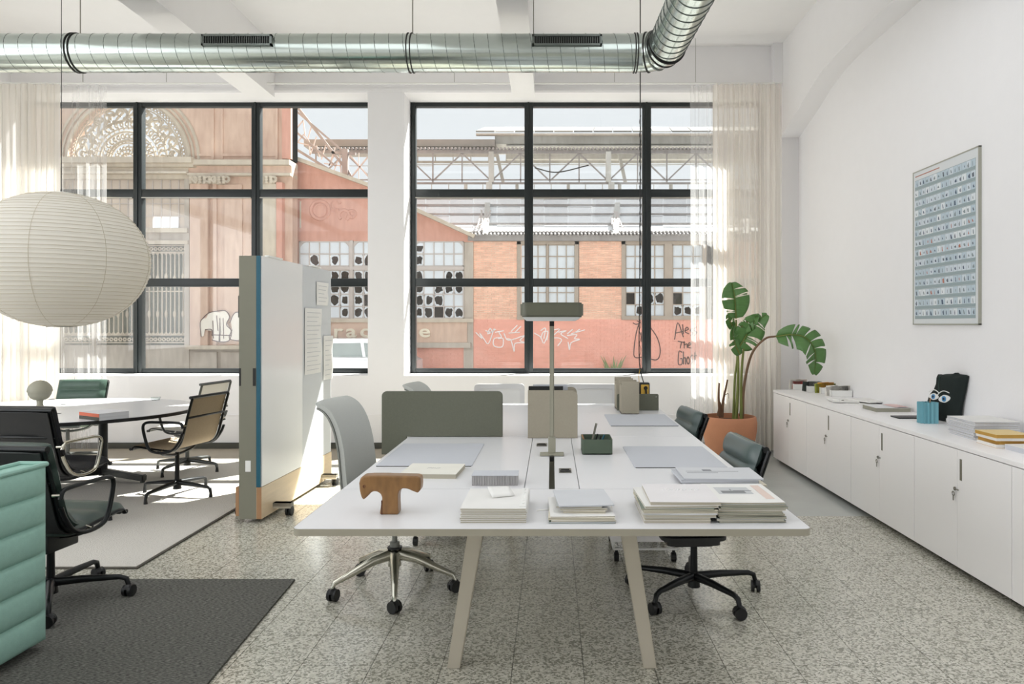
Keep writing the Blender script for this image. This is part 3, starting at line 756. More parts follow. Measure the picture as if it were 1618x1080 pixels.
# loose newspapers further back
items = [(.33, .25, .006, .03, 0, R(1), c_cream, pgs), (.33, .24, .010, .0, 0, R(-2), c_grey, pgc), (.34, .24, .012, -.01, 0, R(1), c_silver, pgc), (.345, .25, .007, .01, 0, R(-1), c_news, pgc)]
zE, t = pile(.745, 3.30, DT, items, 'behind the two tall magazine piles', 'newspapers piled behind the tall magazine piles', 'newspaper', .0004)
b = MB().box(-.14, .0, -.005, .0, .0068, .0074).box(-.14, .1, .03, .034, .0068, .0074).box(-.06, -.02, .04, .075, .0068, .0074); b.build('headline', mat('news_ink', (140, 142, 146), .7), t, smooth=0)
# book pile of little grey pocket books, a row of spines
e = empty('pocket_book_block', label='block of small silver-grey pocket books lying on the desk in a row', cat='books')
b = MB()
for k in range(18): b.box(-.352 + k * .0112, -.352 + k * .0112 + .0106, 3.19 + rn.uniform(0, .003), 3.30, DT + .0005, DT + .043 + rn.uniform(-.001, .001))
b.build('booklets', mat('silver_spines', (164, 162, 162), .45, .2, var=.25, scale=90, stretch=(1, .05, .05)), e, smooth=0)
MB().box(-.354, -.149, 3.187, 3.303, DT + .044, DT + .0455).build('lid', M['pad_grey'], e, smooth=0)
# white hardback near the pad
e = stack_book('hardback_book', -.565, 3.46, DT, .26, .25, .022, R(-3), cm('cover_white_hard', (232, 230, 220), 'white'), M['pages'], 'white hardback book with faint cover print beside the desk pad', 'book', None)
b = MB(); stroke_text(b, -.03, .0, .0222, .03, 3); b.build('cover_print', mat('faint_ink', (206, 206, 204), .5), e)
# carved wooden bird
e = empty('wooden_bird', (-.608, 2.735, DT), R(0), 'carved T-shaped wooden bird figure standing on the desk edge', 'sculpture')
s = .001 * 2.74 * 1000 / F     # metres per pixel here
def q(px, py): return ((px - 607) * s, (809 - py) * s)
outline = [(592, 809), (594, 795), (596, 783), (594, 777), (588, 773), (582, 773), (577, 776), (571, 783), (567, 786), (564, 783), (561, 772), (560, 760), (562, 752), (567, 748.5), (580, 748), (600, 748), (630, 748.5), (650, 749), (656, 751), (657, 762), (656, 771), (652, 775.5), (645, 773), (636, 769), (628, 768), (623, 772), (621, 779), (621, 792), (621.5, 809)]
pts = [q(*p) for p in outline]
b = MB(); n = len(pts)
cxm, czm = q(608, 762)
b.prism(pts, 'y', -.03, .03)
o = b.build('body', M['carved'], e, smooth=180)
md = o.modifiers.new('r', 'REMESH'); md.mode = 'VOXEL'; md.voxel_size = .0028; md.use_smooth_shade = True
md = o.modifiers.new('s', 'SMOOTH'); md.factor = .6; md.iterations = 16
MB().cyl((q(569, 0)[0], -.030, q(0, 765)[1]), (q(569, 0)[0], -.024, q(0, 765)[1]), .0065, n=14).build('eye', mat('dark_knot', (96, 52, 28), .5), e)
MB().box(q(595, 0)[0], q(597, 0)[0], -.0305, -.027, 0.001, q(0, 787)[1]).build('leg_groove', mat('dark_knot2', (84, 48, 28), .7), e, smooth=0)

# screens
def screen(name, x0, x1, y, z0, z1, m, label, r=.03, corners=(1, 1, 1, 1), th=.03):
    e = empty(name, (0, y, 0), label=label, cat='desk screen')
    MB().prism(rrect(x0, x1, z0, z1, r, 5, corners), 'y', 0, th, .006).build('panel', m, e)
    return e
a = W(603, 618, 4.57); c = W(794, 690, 4.57)
e = empty('desk_screen', label='wide olive felt desk screen with rounded corners across the desk', cat='desk screen')
poly = rrect(a[0], c[0], DT + .002, a[1], .03, 5, (0, 1, 1, 0))
poly = [p for p in poly]
poly = [(c[0], DT + .002)] + rrect(a[0], c[0], DT + .002, a[1], .03, 5, (0, 1, 1, 0))[1:-1] + [(a[0], .63), (X0 - .012, .63), (X0 - .012, DT + .002)]
MB().prism(poly, 'y', 4.57, 4.598, .003).build('panel', M['olive'], e)
a = W(834, 616, 4.53); c = W(912.5, 692.5, 4.53)
e = empty('file_organizer', label='beige felt upright file organizer behind the desk lamp pole', cat='organizer')
MB().prism(rrect(a[0], c[0], DT + .001, a[1], .035, 5, (0, 1, 0, 0)), 'y', 4.52, 4.53, .002).build('front_panel', M['beige'], e)
MB().prism(rrect(a[0], c[0], DT + .001, a[1] + .01, .035, 5, (0, 1, 0, 0)), 'y', 4.64, 4.65, .002).build('back_panel', M['beige'], e)
MB().box(a[0], c[0], 4.53, 4.64, DT + .001, DT + .012).build('bottom', M['beige'], e, smooth=0)
MB().box(a[0] + .005, c[0] - .09, 4.545, 4.575, DT + .013, a[1] + .022).build('black_folder', M['black'], label='black folder sticking up from the beige file organizer', cat='folder', smooth=0)
MB().box(a[0] + .03, c[0] - .06, 4.59, 4.605, DT + .013, a[1] + .03).build('grey_folder', M['pad_grey'], label='pale grey folder in the back of the beige file organizer', cat='folder', smooth=0)
a = W(980, 601, 5.83); c = W(1007.5, 653.5, 5.83)
e = empty('upright_file_box', label='beige upright file box, the nearer of two at the far end', cat='file box', group='beige upright file boxes')
MB().box(a[0], c[0], 5.72, 5.735, DT + .005, a[1], .004).build('front_panel', M['beige'], e); MB().box(a[0], c[0], 5.9, 5.915, DT + .005, a[1], .004).build('back_panel', M['beige'], e)
MB().box(a[0], a[0] + .006, 5.735, 5.9, DT + .005, a[1] - .03).box(c[0] - .006, c[0], 5.735, 5.9, DT + .005, a[1] - .03).box(a[0], c[0], 5.735, 5.9, DT + .005, DT + .012).build('sides', M['beige'], e, smooth=0)
a = W(972, 596, 6.15)
e = empty('upright_file_box', label='beige upright file box, the farther of two at the far end', cat='file box', group='beige upright file boxes')
MB().box(a[0], a[0] + .14, 6.05, 6.065, DT + .001, a[1], .004).build('front_panel', M['beige'], e); MB().box(a[0], a[0] + .14, 6.2, 6.215, DT + .001, a[1], .004).build('back_panel', M['beige'], e)
MB().box(a[0], a[0] + .006, 6.065, 6.2, DT + .001, a[1] - .03).box(a[0] + .134, a[0] + .14, 6.065, 6.2, DT + .001, a[1] - .03).box(a[0], a[0] + .14, 6.065, 6.2, DT + .001, DT + .012).build('sides', M['beige'], e, smooth=0)
a = W(975, 622, 5.98); c = W(1040.5, 649, 5.98)
e = empty('desk_screen', label='small olive screen with a rivet beside the upright file boxes', cat='desk screen')
MB().prism(rrect(a[0], c[0], DT + .001, a[1], .012, 5, (0, 1, 1, 0)), 'y', 5.97, 5.99, .003).build('panel', M['olive'], e)
MB().cyl((c[0] - .022, 5.965, a[1] - .022), (c[0] - .022, 5.972, a[1] - .022), .006, n=12).build('rivet', M['chrome'], e)
# desk lamp
LX, LYY = .0, 3.93
e = empty('desk_lamp', (LX, LYY, DT), label='tall olive desk lamp with flat rounded rectangular head', cat='lamp')
MB().box(-.065, .065, -.03, .03, .001, .014, .004).box(-.02, .02, -.02, .02, .014, .1, .003).build('base', M['lamppole'], e)
MB().bar((0, 0, .1), (0, 0, .775), .024, .024, .005).build('pole', M['lamppole'], e)
MB().box(-.0125, .0125, -.0135, -.011, .70, .725).build('switch', M['black'], e, smooth=0)
hz = W(0, 500.5, LYY - .16)[1] - DT
MB().prism(rrect(-.165, .165, -.16, .11, .04, 6), 'z', hz, hz + .076, .008).build('head', M['lampgreen'], e)
b = MB(); ra = rrect(-.155, .155, -.15, .10, .034, 6); rb_ = rrect(-.135, .125, -.13, .085, .03, 6); A = [b._v((p[0], p[1], hz - .0005)) for p in ra]; B = [b._v((p[0], p[1], hz - .02)) for p in rb_]; b.b.faces.new(B); b.b.faces.new(A[::-1])
for i in range(len(A)): b.b.faces.new((A[i], A[(i + 1) % len(A)], B[(i + 1) % len(A)], B[i]))
bmesh.ops.recalc_face_normals(b.b, faces=b.b.faces); b.build('diffuser', mat('lamp_diffuser', (216, 218, 216), .5), e)
MB().box(-.011, .011, 3.86, 3.9, DT - .02, DT + .004).build('cable_gland', M['black'], label='black cable gland in the desk slot below the lamp base', cat='cable gland', smooth=0)
# sockets in the spine covers
for (px, py, lb) in ((856, 703, 'power socket flap in the desk spine beside the lamp foot'), (893, 744, 'power socket in the desk spine in front of the lamp foot')):
    x, y = G(px, py, DT); s_ = empty('desk_socket', (x, y, DT), label='grey ' + lb, cat='socket', group='sockets in the desk spine')
    MB().box(-.03, .03, -.045, .045, .0005, .006, .002).build('plate', M['nickel'], s_)
    MB().box(-.026, .026, -.04, -.02, .006, .010).box(-.02, .02, .0, .016, .006, .009).build('flap', M['black'], s_, smooth=0)
# green pen box
x0, y0 = G(920, 718, DT); x1, _ = G(968, 718, DT)
e = empty('pen_box', label='open dark green plastic pen box beside the desk spine', cat='box')
b = MB(); h = .082; t_ = .004; y1 = y0 + .2
b.prism(rrect(x0, x1, y0, y1, .012), 'z', DT + .0005, DT + .006)
out = rrect(x0, x1, y0, y1, .012); inn = rrect(x0 + t_, x1 - t_, y0 + t_, y1 - t_, .009); n = len(out)
vo = [[b._v((p[0], p[1], z)) for p in out] for z in (DT + .0005, DT + h)]; vi = [[b._v((p[0], p[1], z)) for p in inn] for z in (DT + .006, DT + h)]
for i in range(n):
    j = (i + 1) % n; b.b.faces.new((vo[0][i], vo[0][j], vo[1][j], vo[1][i])); b.b.faces.new((vi[0][j], vi[0][i], vi[1][i], vi[1][j])); b.b.faces.new((vo[1][i], vo[1][j], vi[1][j], vi[1][i]))
b.build('body', M['greenbox'], e); bx, by = x0, y0
MB().box(x0 + t_, x1 - t_, y0 + .1, y0 + .103, DT + .006, DT + .07).build('divider', M['greenbox'], e, smooth=0)
for k, (dx, dy, tx, ty, hh, mt, lb) in enumerate(((.05, .06, .045, .02, .16, M['nickel'], 'silver ruler leaning out of the green pen box'), (.03, .05, -.028, .01, .10, M['woodedge'], 'wooden pencil in the green pen box'), (.06, .075, .03, .015, .10, M['black'], 'black pen beside the ruler in the green pen box'), (.09, .06, .035, .0, .10, M['blue'], 'dark blue pen leaning to the corner of the green pen box'), (.075, .05, .03, .01, .095, M['black_metal'], 'dark metal pen in the middle of the green pen box'))):
    if k == 0: MB().bar((bx + .045, by + dy, DT + .012), (bx + .082, by + dy + .02, DT + .16), .018, .003).build('ruler', mt, label=lb, cat='ruler', smooth=0)
    else:
        b = MB().cyl((bx + dx, by + dy, DT + .012), (bx + dx + tx, by + dy + ty, DT + hh), .0045, n=8); b.build('pencil' if k == 1 else 'pen', mt, label=lb, cat='pencil' if k == 1 else 'pen')

# pedestal under the desk
e = empty('mobile_pedestal', (.57, 4.4, 0), label='white mobile drawer unit on black castors under the desk', cat='drawer unit')
MB().box(-.21, .21, .0, .5, .13, .58, .004).build('body', M['cab'], e)
for z0_, z1_ in ((.135, .27), (.275, .42), (.425, .575)):
    d = MB().box(-.208, .208, -.018, -.001, z0_, z1_, .002).build('drawer', M['cab'], e); MB().cyl((0, -.03, z1_ - .03), (0, -.018, z1_ - .03), .014, n=14).build('knob', M['black'], d)
MB().box(-.2, -.19, .0, .5, .08, .13).box(.19, .2, 0, .5, .08, .13).box(-.2, .2, 0, .012, .08, .092).box(-.2, .2, .488, .5, .08, .092).build('wire_frame', M['white'], e, smooth=0)
for x in (-.175, .175):
    for y in (.04, .46):
        MB().cyl((x - .014, y, .028), (x + .014, y, .028), .028, n=18).box(x - .008, x + .008, y - .01, y + .01, .028, .082).build('castor', M['black'], e)

p2 = copy_tree(e); p2.location = (-.72, 4.72, 0)
tag(p2, 'white mobile drawer unit under the desk behind the light grey task chair', 'drawer unit')
# ================================================================ CHAIRS (local: the sitter looks to -y)
def castor(parent, p, ang, r=.03, mt=None, hood=True):
    e = MB(); d = Vector((math.cos(ang), math.sin(ang), 0)); t = Vector((-d.y, d.x, 0)); c = Vector(p); c.z = r
    for s in (-1, 1): e.cyl(c + t * s * .006, c + t * s * .024, r, n=18)
    e.cyl(c - t * .006, c + t * .006, r * .45, n=8)
    e.cyl((p[0], p[1], r), (p[0], p[1], p[2]), .008, n=8)
    hd = [c + Vector((math.cos(a), 0, math.sin(a))).x * d * (r * .98) + Vector((0, 0, 1)) * math.sin(a) * (r * 1.06) for a in (R(20 + 140 * i / 8) for i in range(9))]
    if hood: e.tube(hd, .006, n=4, sx=2.2)
    return e.build('castor', mt or M['black'], parent)
def sheet(prof, x0f, x1f, th, nseg, bulge=0., nu=10, edge=1.0):
    """surface swept along a side profile, thickness on its outer side, bulging between seams"""
    P = prof; n = len(P) - 1
    L_ = [0]
    for i in range(n): L_.append(L_[-1] + (P[i + 1] - P[i]).length)
    tot = L_[-1]
    def nrm(i):
        t = (P[min(i + 1, n)] - P[max(i - 1, 0)]).normalized(); return Vector((0, -t.z, t.y)) if True else t
    def f(sg):
        def g(u, v):
            i = round(v * n); s_ = L_[i] / tot; p = P[i]; N_ = nrm(i)
            wv = abs(math.sin(math.pi * s_ * nseg)) ** .5 if bulge else 0
            eu = (1 - abs(2 * u - 1) ** 6) ** .5 if bulge else 1
            q_ = p + N_ * (sg * (th / 2 + bulge * wv) * (eu if bulge else 1))
            return (x0f + (x1f - x0f) * u, q_.y, q_.z)
        return g
    b = MB(); b.shell(f(1), f(-1), nu, n); return b
def alu_chair(name, seatm, framem, label, loc, rz, pad=None, star=4, casters=False, arms=True, group=None, high=.84, armm=None, brace=True, leg_r=.33, ba=None):
    e = empty(name, loc, rz, label, 'chair', group)
    k = high - .84
    prof = bez([(0, -.235, .415), (0, -.20, .44), (0, -.05, .425), (0, .08, .415), (0, .155, .425), (0, .205, .475), (0, .235, .56), (0, .262, .66), (0, .29, .76 + k * .6), (0, .315, .845 + k)], 7)
    prof = [Vector(p) for p in prof]
    armm = armm or framem
    if pad:
        cut = int(len(prof) * .47); seat = prof[1:cut]; back = prof[cut - 4:]
        sheet(seat, -.238, .238, .036, 3, .024, 16).build('seat_pad', pad, e, smooth=50)
        sheet([p + Vector((0, -.022, .022)) for p in back], -.246, .246, .04, 4, .03, 16).build('back_pad', pad, e, smooth=50)
        sheet([p + Vector((0, .03, -.012)) for p in prof[2:]], -.232, .232, .006, 1, 0, 4).build('back_shell', M['black'] if pad is not M['greenpad'] else M['black'], e, smooth=50)
    else:
        sheet(prof, -.225, .225, .005, 1, 0, 8).build('sling', seatm, e, smooth=50)
        rb = MB()
        for i in range(2, len(prof) - 1, 1): rb.tube([(-.224, prof[i].y, prof[i].z + .002), (.224, prof[i].y, prof[i].z + .002)], .0034, n=4)
        rb.build('sling_ribs', seatm, e)
    for s in (-1, 1):
        pr = [p + Vector((s * .236, .012, -.004)) for p in prof]
        MB().tube(pr, .011, n=8, sx=.8, sy=1.3, up=(1, 0, 0)).build('side_rail', framem, e, smooth=50)
    tp = prof[-1]; MB().cyl((-.245, tp.y, tp.z), (.245, tp.y, tp.z), .013 if not pad else .017, n=12).build('top_bar', framem, e)
    fp = prof[0]; MB().cyl((-.24, fp.y, fp.z), (.24, fp.y, fp.z), .012, n=12).build('front_bar', framem, e)
    if brace:
        MB().tube(bez([(-.236, .285, .68), (-.12, .31, .685), (0, .318, .687), (.12, .31, .685), (.236, .285, .68)], 4), .009, n=8).build('back_brace', framem, e)
        MB().tube(bez([(-.236, .02, .41), (-.18, .02, .37), (-.06, .01, .345), (.06, .01, .345), (.18, .02, .37), (.236, .02, .41)], 4), .012, n=8).build('seat_brace', framem, e)
    if arms:
        for s in (-1, 1):
            x = s * .268
            pth = bez([(x, .265, .60), (x, .25, .635), (x, .20, .645), (x, .05, .645), (x, -.06, .64), (x, -.095, .61), (x, -.085, .54), (x, -.05, .44), (x, .0, .405), (x, .10, .40), (x, .18, .43), (x, .235, .50), (x, .262, .56)], 4)
            a = MB().tube(pth, .011, n=8, closed=False, up=(1, 0, 0), sx=1, sy=1.2).build('armrest', armm, e, smooth=60)
            MB().cyl((x, .265, .62), (s * .236, .275, .62), .009, n=8).cyl((x, .06, .405), (s * .236, .06, .415), .009, n=8).build('arm_bolt', M['chrome'], a)
    MB().cyl((0, .01, .10), (0, .01, .36), .02, .017, n=16).cyl((0, .01, .05), (0, .01, .13), .034, .024, n=16).build('column', framem, e)
    if casters and not arms: MB().prism(rrect(-.2, .2, -.2, .14, .06), 'z', .315, .395, .03).build('seat_shell', M['black'], e)
    if casters: MB().box(-.06, .06, -.11, .1, .275, .395, .01).bar((.04, .0, .36), (.15, -.03, .35), .012, .012).build('tilt_mechanism', M['black'], e)
    for i in range(star):
        a = 2 * math.pi * i / star + ((math.pi / 4 if star == 4 else .3) if ba is None else R(ba) - rz)
        d = Vector((math.cos(a), math.sin(a), 0)); c0 = Vector((0, .01, .105)); 
        if casters: path = [c0, c0 + d * .15 + Vector((0, 0, .005)), c0 + d * (leg_r - .03) + Vector((0, 0, .0)), c0 + d * leg_r + Vector((0, 0, -.012)), c0 + d * (leg_r + .012) + Vector((0, 0, -.05))]
        else: path = [c0, c0 + d * .15 + Vector((0, 0, -.01)), c0 + d * (leg_r - .025) + Vector((0, 0, -.025)), c0 + d * (leg_r - .004) + Vector((0, 0, -.034)), c0 + d * (leg_r + .004) + Vector((0, 0, -.07))]
        lg = MB().tube(path, .02, n=8, rads=[.024, .02, .014, .014, .012]).build('base_leg', framem, e, smooth=60)
        q_ = path[-1]
        if casters: castor(lg, (q_.x, q_.y, q_.z + .01), a + 1.2)
        else: MB().cyl((q_.x, q_.y, 0.0), (q_.x, q_.y, q_.z + .012), .016, .011, n=12).build('glide', M['black'], lg)
    return e
RZ = .014   # rug top
gm = M['grey_metal']; bm_ = M['black_metal']
alu_chair('meeting_chair', M['tan'], bm_, 'tan mesh chair with dark aluminium frame nearest the whiteboard', (-3.17, 6.12, RZ), R(-100), star=4, high=.84, ba=-15, group='chairs around the round table')
alu_chair('meeting_chair', M['palemesh'], gm, 'pale mesh chair behind the tan mesh chair', (-3.60, 7.14, RZ), R(-98), star=4, ba=-12, group='chairs around the round table', high=.86)
alu_chair('meeting_chair', M['greenpad'], gm, 'green meeting chair at the far side of the round table', (-4.96, 7.42, RZ), R(4), star=4, pad=M['greenpad'], high=.82, group='chairs around the round table')
alu_chair('meeting_chair', M['blackpad'], bm_, 'black padded chair at near side of the round table behind the dark green swivel chair', (-3.50, 5.12, RZ), R(174), pad=M['blackpad'], star=4, high=.86, armm=M['chrome'], group='chairs around the round table')
alu_chair('swivel_chair', M['darkpad'], bm_, 'dark green padded swivel chair standing between mint sofa and cream rug', (-2.59, 3.76, .012), R(174), pad=M['darkpad'], star=5, casters=True, high=.84, leg_r=.35, ba=15, group=None)
alu_chair('swivel_chair', M['greygreen'], bm_, 'grey-green padded swivel chair beside the tall magazine piles', (.75, 3.88, 0), R(-86), pad=M['greygreen'], star=5, casters=True, arms=False, high=.81, leg_r=.34, ba=10, group='padded swivel chairs by the desk')
alu_chair('swivel_chair', M['greygreen'], bm_, 'grey-green padded swivel chair in front of the terracotta pot', (.74, 5.3, 0), R(-84), pad=M['greygreen'], star=5, casters=True, arms=False, high=.80, leg_r=.31, group='padded swivel chairs by the desk')

def task_chair(label, loc, rz, top_z=1.04, col=None, ba=0):
    col = col or M['greyfab']
    e = empty('task_chair', loc, rz, label, 'chair', 'light grey task chairs at the desk')
    prof = [Vector(p) for p in bez([(0, .20, .50), (0, .222, .58), (0, .235, .68), (0, .25, .80), (0, .28, .91), (0, .325, .985), (0, .385, 1.02), (0, .415, 1.005)], 5)]
    kz = (top_z - .5) / .54
    for p in prof: p.z = .5 + (p.z - .5) * kz
    n = len(prof) - 1
    def f(sg, ins=0):
        def g(u, v):
            i = round(v * n); p = prof[i]; t = (prof[min(i + 1, n)] - prof[max(i - 1, 0)]).normalized(); N_ = Vector((0, -t.z, t.y))
            s_ = i / n; wd = .235 * (1 - .16 * s_) * (1 - .5 * max(0, (s_ - .82) / .18) ** 3) - ins
            uu = 2 * u - 1; cv = -.035 * uu * uu
            q_ = p + N_ * sg + Vector((0, cv, 0)); return (wd * uu, q_.y, q_.z)
        return g
    MB().shell(f(.012), f(-.012), 14, n).build('backrest', col, e, smooth=60)
    MB().shell(f(-.013, -.006), f(-.022, -.006), 14, n).build('back_shell', M['shellgrey'], e, smooth=60)
    def st(sg):
        def g(u, v):
            a, c = 2 * u - 1, 2 * v - 1
            rr = (1 - .14 * c * c); x = .245 * a * rr; y = .23 * c * (1 - .1 * a * a) - .02
            ed = max(abs(a), abs(c)) ** 6
            return (x, y, .475 + (.03 if sg > 0 else -.025) * (1 - ed) - .03 * max(0, -c) ** 3)
        return g
    MB().shell(st(1), st(-1), 14, 14).build('seat', col, e, smooth=60)
    MB().box(-.09, .09, -.12, .16, .40, .445, .015).bar((0, .14, .43), (0, .235, .46), .08, .03).bar((0, .235, .45), (0, .262, .62), .08, .02).build('tilt_mechanism', M['shellgrey'], e)
    MB().cyl((0, 0, .25), (0, 0, .41), .014, n=12).cyl((0, 0, .20), (0, 0, .26), .026, n=16).build('column', M['shellgrey'], e)
    MB().cyl((0, 0, .225), (0, 0, .235), .04, n=16).build('collar', M['black'], e)
    MB().cyl((0, 0, .08), (0, 0, .13), .017, n=12).build('gas_spring_end', M['black'], e)
    MB().cyl((0, 0, .13), (0, 0, .225), .036, .03, n=16).build('hub', M['chrome'], e)
    for i in range(5):
        a = 2 * math.pi * i / 5 + R(ba) - rz; d = Vector((math.cos(a), math.sin(a), 0))
        p = [d * .02 + Vector((0, 0, .195)), d * .12 + Vector((0, 0, .175)), d * .24 + Vector((0, 0, .125)), d * .325 + Vector((0, 0, .092)), d * .338 + Vector((0, 0, .06))]
        lg = MB().tube(p, .02, n=8, rads=[.036, .03, .022, .017, .011], sy=.9, sx=.85).build('base_leg', M['chrome'], e, smooth=60)
        castor(lg, (d.x * .332, d.y * .332, .07), a + .8, .031)
    return e
task_chair('light grey task chair with curled back on chrome base beside the olive screen', (-.86, 3.97, 0), R(84), 1.045, ba=-6)
task_chair('light grey task chair mostly hidden behind the wide olive desk screen', (-.73, 5.58, 0), R(86), 1.0, ba=20)
def frame_chair(label, loc, rz):
    e = empty('mesh_back_chair', loc, rz, label, 'chair', 'pale grey mesh-back chairs at the far end')
    b = MB(); o_, i_ = rrect(-.24, .24, .48, .885, .04, 4), rrect(-.195, .195, .52, .845, .03, 4); n = len(o_)
    def cv(p, y): return (p[0], y + .0 - .12 * p[0] ** 2 * 4 * .3, p[1] - (.018 * (1 - (p[0] / .24) ** 2) if p[1] > .8 else 0))
    for ya, yb in ((.22, .25),):
        A = [b._v(cv(p, ya)) for p in o_]; B = [b._v(cv(p, ya)) for p in i_]; C = [b._v(cv(p, yb)) for p in o_]; D = [b._v(cv(p, yb)) for p in i_]
        for i in range(n):
            j = (i + 1) % n; b.b.faces.new((A[i], A[j], B[j], B[i])); b.b.faces.new((C[j], C[i], D[i], D[j])); b.b.faces.new((A[j], A[i], C[i], C[j])); b.b.faces.new((B[i], B[j], D[j], D[i]))
    b.build('back_frame', mat('pale_grey_frame', (190, 190, 192), .5), e, smooth=40)
    MB().grid(lambda u, v: (-.2 + .4 * u, .232 - .12 * .3 * 4 * (-.2 + .4 * u) ** 2, .51 + .33 * v), 6, 4).build('back_mesh', M['palegrey'], e, smooth=60)
    MB().prism(rrect(-.24, .24, -.24, .2, .07), 'z', .43, .48, .015).build('seat', M['palegrey'], e)
    MB().bar((0, .1, .42), (0, .24, .5), .06, .03).box(-.08, .08, -.1, .12, .39, .43).build('tilt_mechanism', M['white'], e)
    MB().cyl((0, 0, .12), (0, 0, .4), .022, n=14).build('column', M['white'], e)
    for i in range(5):
        a = 2 * math.pi * i / 5 + .2; d = Vector((math.cos(a), math.sin(a), 0))
        lg = MB().tube([Vector((0, 0, .13)), d * .16 + Vector((0, 0, .12)), d * .31 + Vector((0, 0, .085)), d * .325 + Vector((0, 0, .06))], .02, n=8, rads=[.028, .022, .014, .01]).build('base_leg', M['white'], e, smooth=60)
        castor(lg, (d.x * .325, d.y * .325, .065), a + .8, .028)
frame_chair('pale grey mesh-back chair at the far desk end next to the wide olive screen', ((790 - CX) * 6.9 / F, 6.72, 0), R(2))
frame_chair('pale grey mesh-back chair at the far desk end next to the upright file boxes', ((933 - CX) * 6.9 / F, 6.72, 0), R(-3))

# ================================================================ ROUND TABLE AND THINGS ON IT
e = empty('meeting_table', (-4.2, 6.12, 0), label='large round white meeting table with thin black edge and dark legs', cat='table')
TT = .73; tx, ty = 1.12, .95
ell = [(tx * math.cos(a), ty * math.sin(a)) for a in (2 * math.pi * i / 72 for i in range(72))]
MB().prism(ell, 'z', TT - .004, TT).build('table_top', mat('table_white', (226, 227, 230), .28, var=.01), e, smooth=30)
MB().prism([(p[0] * 1.002, p[1] * 1.002) for p in ell], 'z', TT - .03, TT - .0042).build('table_edge', M['black'], e, smooth=30)
for (x, y) in ((-.05, .78 - .25), (-.72, -.25), (.28, -.35)) if False else ((.03, .62), (-.62, -.42)):
    MB().cyl((x, y, .05), (x, y, TT - .03), .038, n=20).build('column', M['black_metal'], e)
    for a in (R(200), R(20 - 35), R(95)) if False else (R(-18), R(198)):
        d = Vector((math.cos(a), math.sin(a), 0)); b = MB()
        b.bar(Vector((x, y, .085)), Vector((x, y, .055)) + d * .5, .055, .06, .01); b.cyl((x + d.x * .47, y + d.y * .47, .014), (x + d.x * .47, y + d.y * .47, .05), .02, n=12)
        b.build('foot', gm, e)
MB().bar((.03, .62, .10), (-.62, -.42, .10), .05, .06).build('stretcher', M['black_metal'], e)
for pts in ([(-.25, -.35, TT - .03), (-.18, -.4, TT - .1), (-.05, -.42, TT - .17), (.08, -.4, TT - .13), (.12, -.38, TT - .03)], [(-.5, -.5, TT - .03), (-.47, -.52, TT - .12), (-.46, -.5, TT - .22)]):
    MB().tube(bez(pts, 5), .006, n=6).build('loose_cable', M['black'], e)
TXc, TYc = -4.2, 6.12
# books
x, y = G(165, 655, .755)
e1 = stack_book('hardback_book', x, y, TT, .27, .22, .026, R(-30), cm('cover_dark_grey_hard', (198, 199, 204), 'dark grey'), mat('block_grey', (206, 207, 212), .8), 'grey hardback book under the red one on the round table', 'book', None)
e2 = stack_book('hardback_book', x, y, TT + .026, .27, .22, .026, R(-30), cm('cover_red_hard', (214, 215, 220), 'red'), mat('block_grey2', (212, 213, 218), .8), 'hardback book with red spine lying on the grey book', 'book', None)
for bk, mt in ((e1, mat('spine_dark', (80, 80, 72), .7)), (e2, mat('spine_red', (212, 112, 84), .7))): MB().box(-.136, .136, -.1135, -.1115, .0003, .0253).build('spine', mt, bk, smooth=0)
# sage sculpture lamp: ball on a foot
x, y = G(63, 649, TT)
e = empty('table_lamp', (x, y, TT), label='small sage table lamp with a ball head on the round table', cat='lamp')
s_ = y / F
MB().lathe([(0, 0), (16.5 * s_, 0), (16.5 * s_, 1.6 * s_), (10 * s_, 3 * s_), (5.5 * s_, 6 * s_), (4.2 * s_, 12 * s_), (5 * s_, 17 * s_), (0, 18 * s_)], n=32).build('foot', M['sage'], e)
MB().lathe([(0, 16 * s_), (8 * s_, 18 * s_), (12.6 * s_, 21 * s_), (15.6 * s_, 26.5 * s_), (16.2 * s_, 30.5 * s_)], n=32).build('lower_bowl', M['sage'], e)
MB().lathe([(17.2 * s_, 30.6 * s_), (17.3 * s_, 32.5 * s_), (16.2 * s_, 37.5 * s_), (13.6 * s_, 42 * s_), (9.6 * s_, 45.8 * s_), (5 * s_, 48.1 * s_), (0, 48.8 * s_)], n=32).build('dome', M['sage'], e)
for px, py, l in ((92, 653, 'small dark clip lying beside the table lamp'), (100, 639, 'small dark clip behind the table lamp')):
    x, y = G(px, py, TT); MB().box(-.02, .02, -.008, .008, 0, .004).build('clip', M['black'], label=l, cat='clip', loc=(x, y, TT + .0005), smooth=0)
x, y = G(246, 632, TT)
e = empty('glass_dish', (x, y, TT), label='small clear glass dish near the far edge of the round table', cat='dish')
MB().lathe([(0, .001), (.035, .001), (.045, .03), (.042, .03), (.033, .006), (0, .006)], n=24).build('bowl', glass_mat('clear_glass', (.9, .92, .92), 2), e)

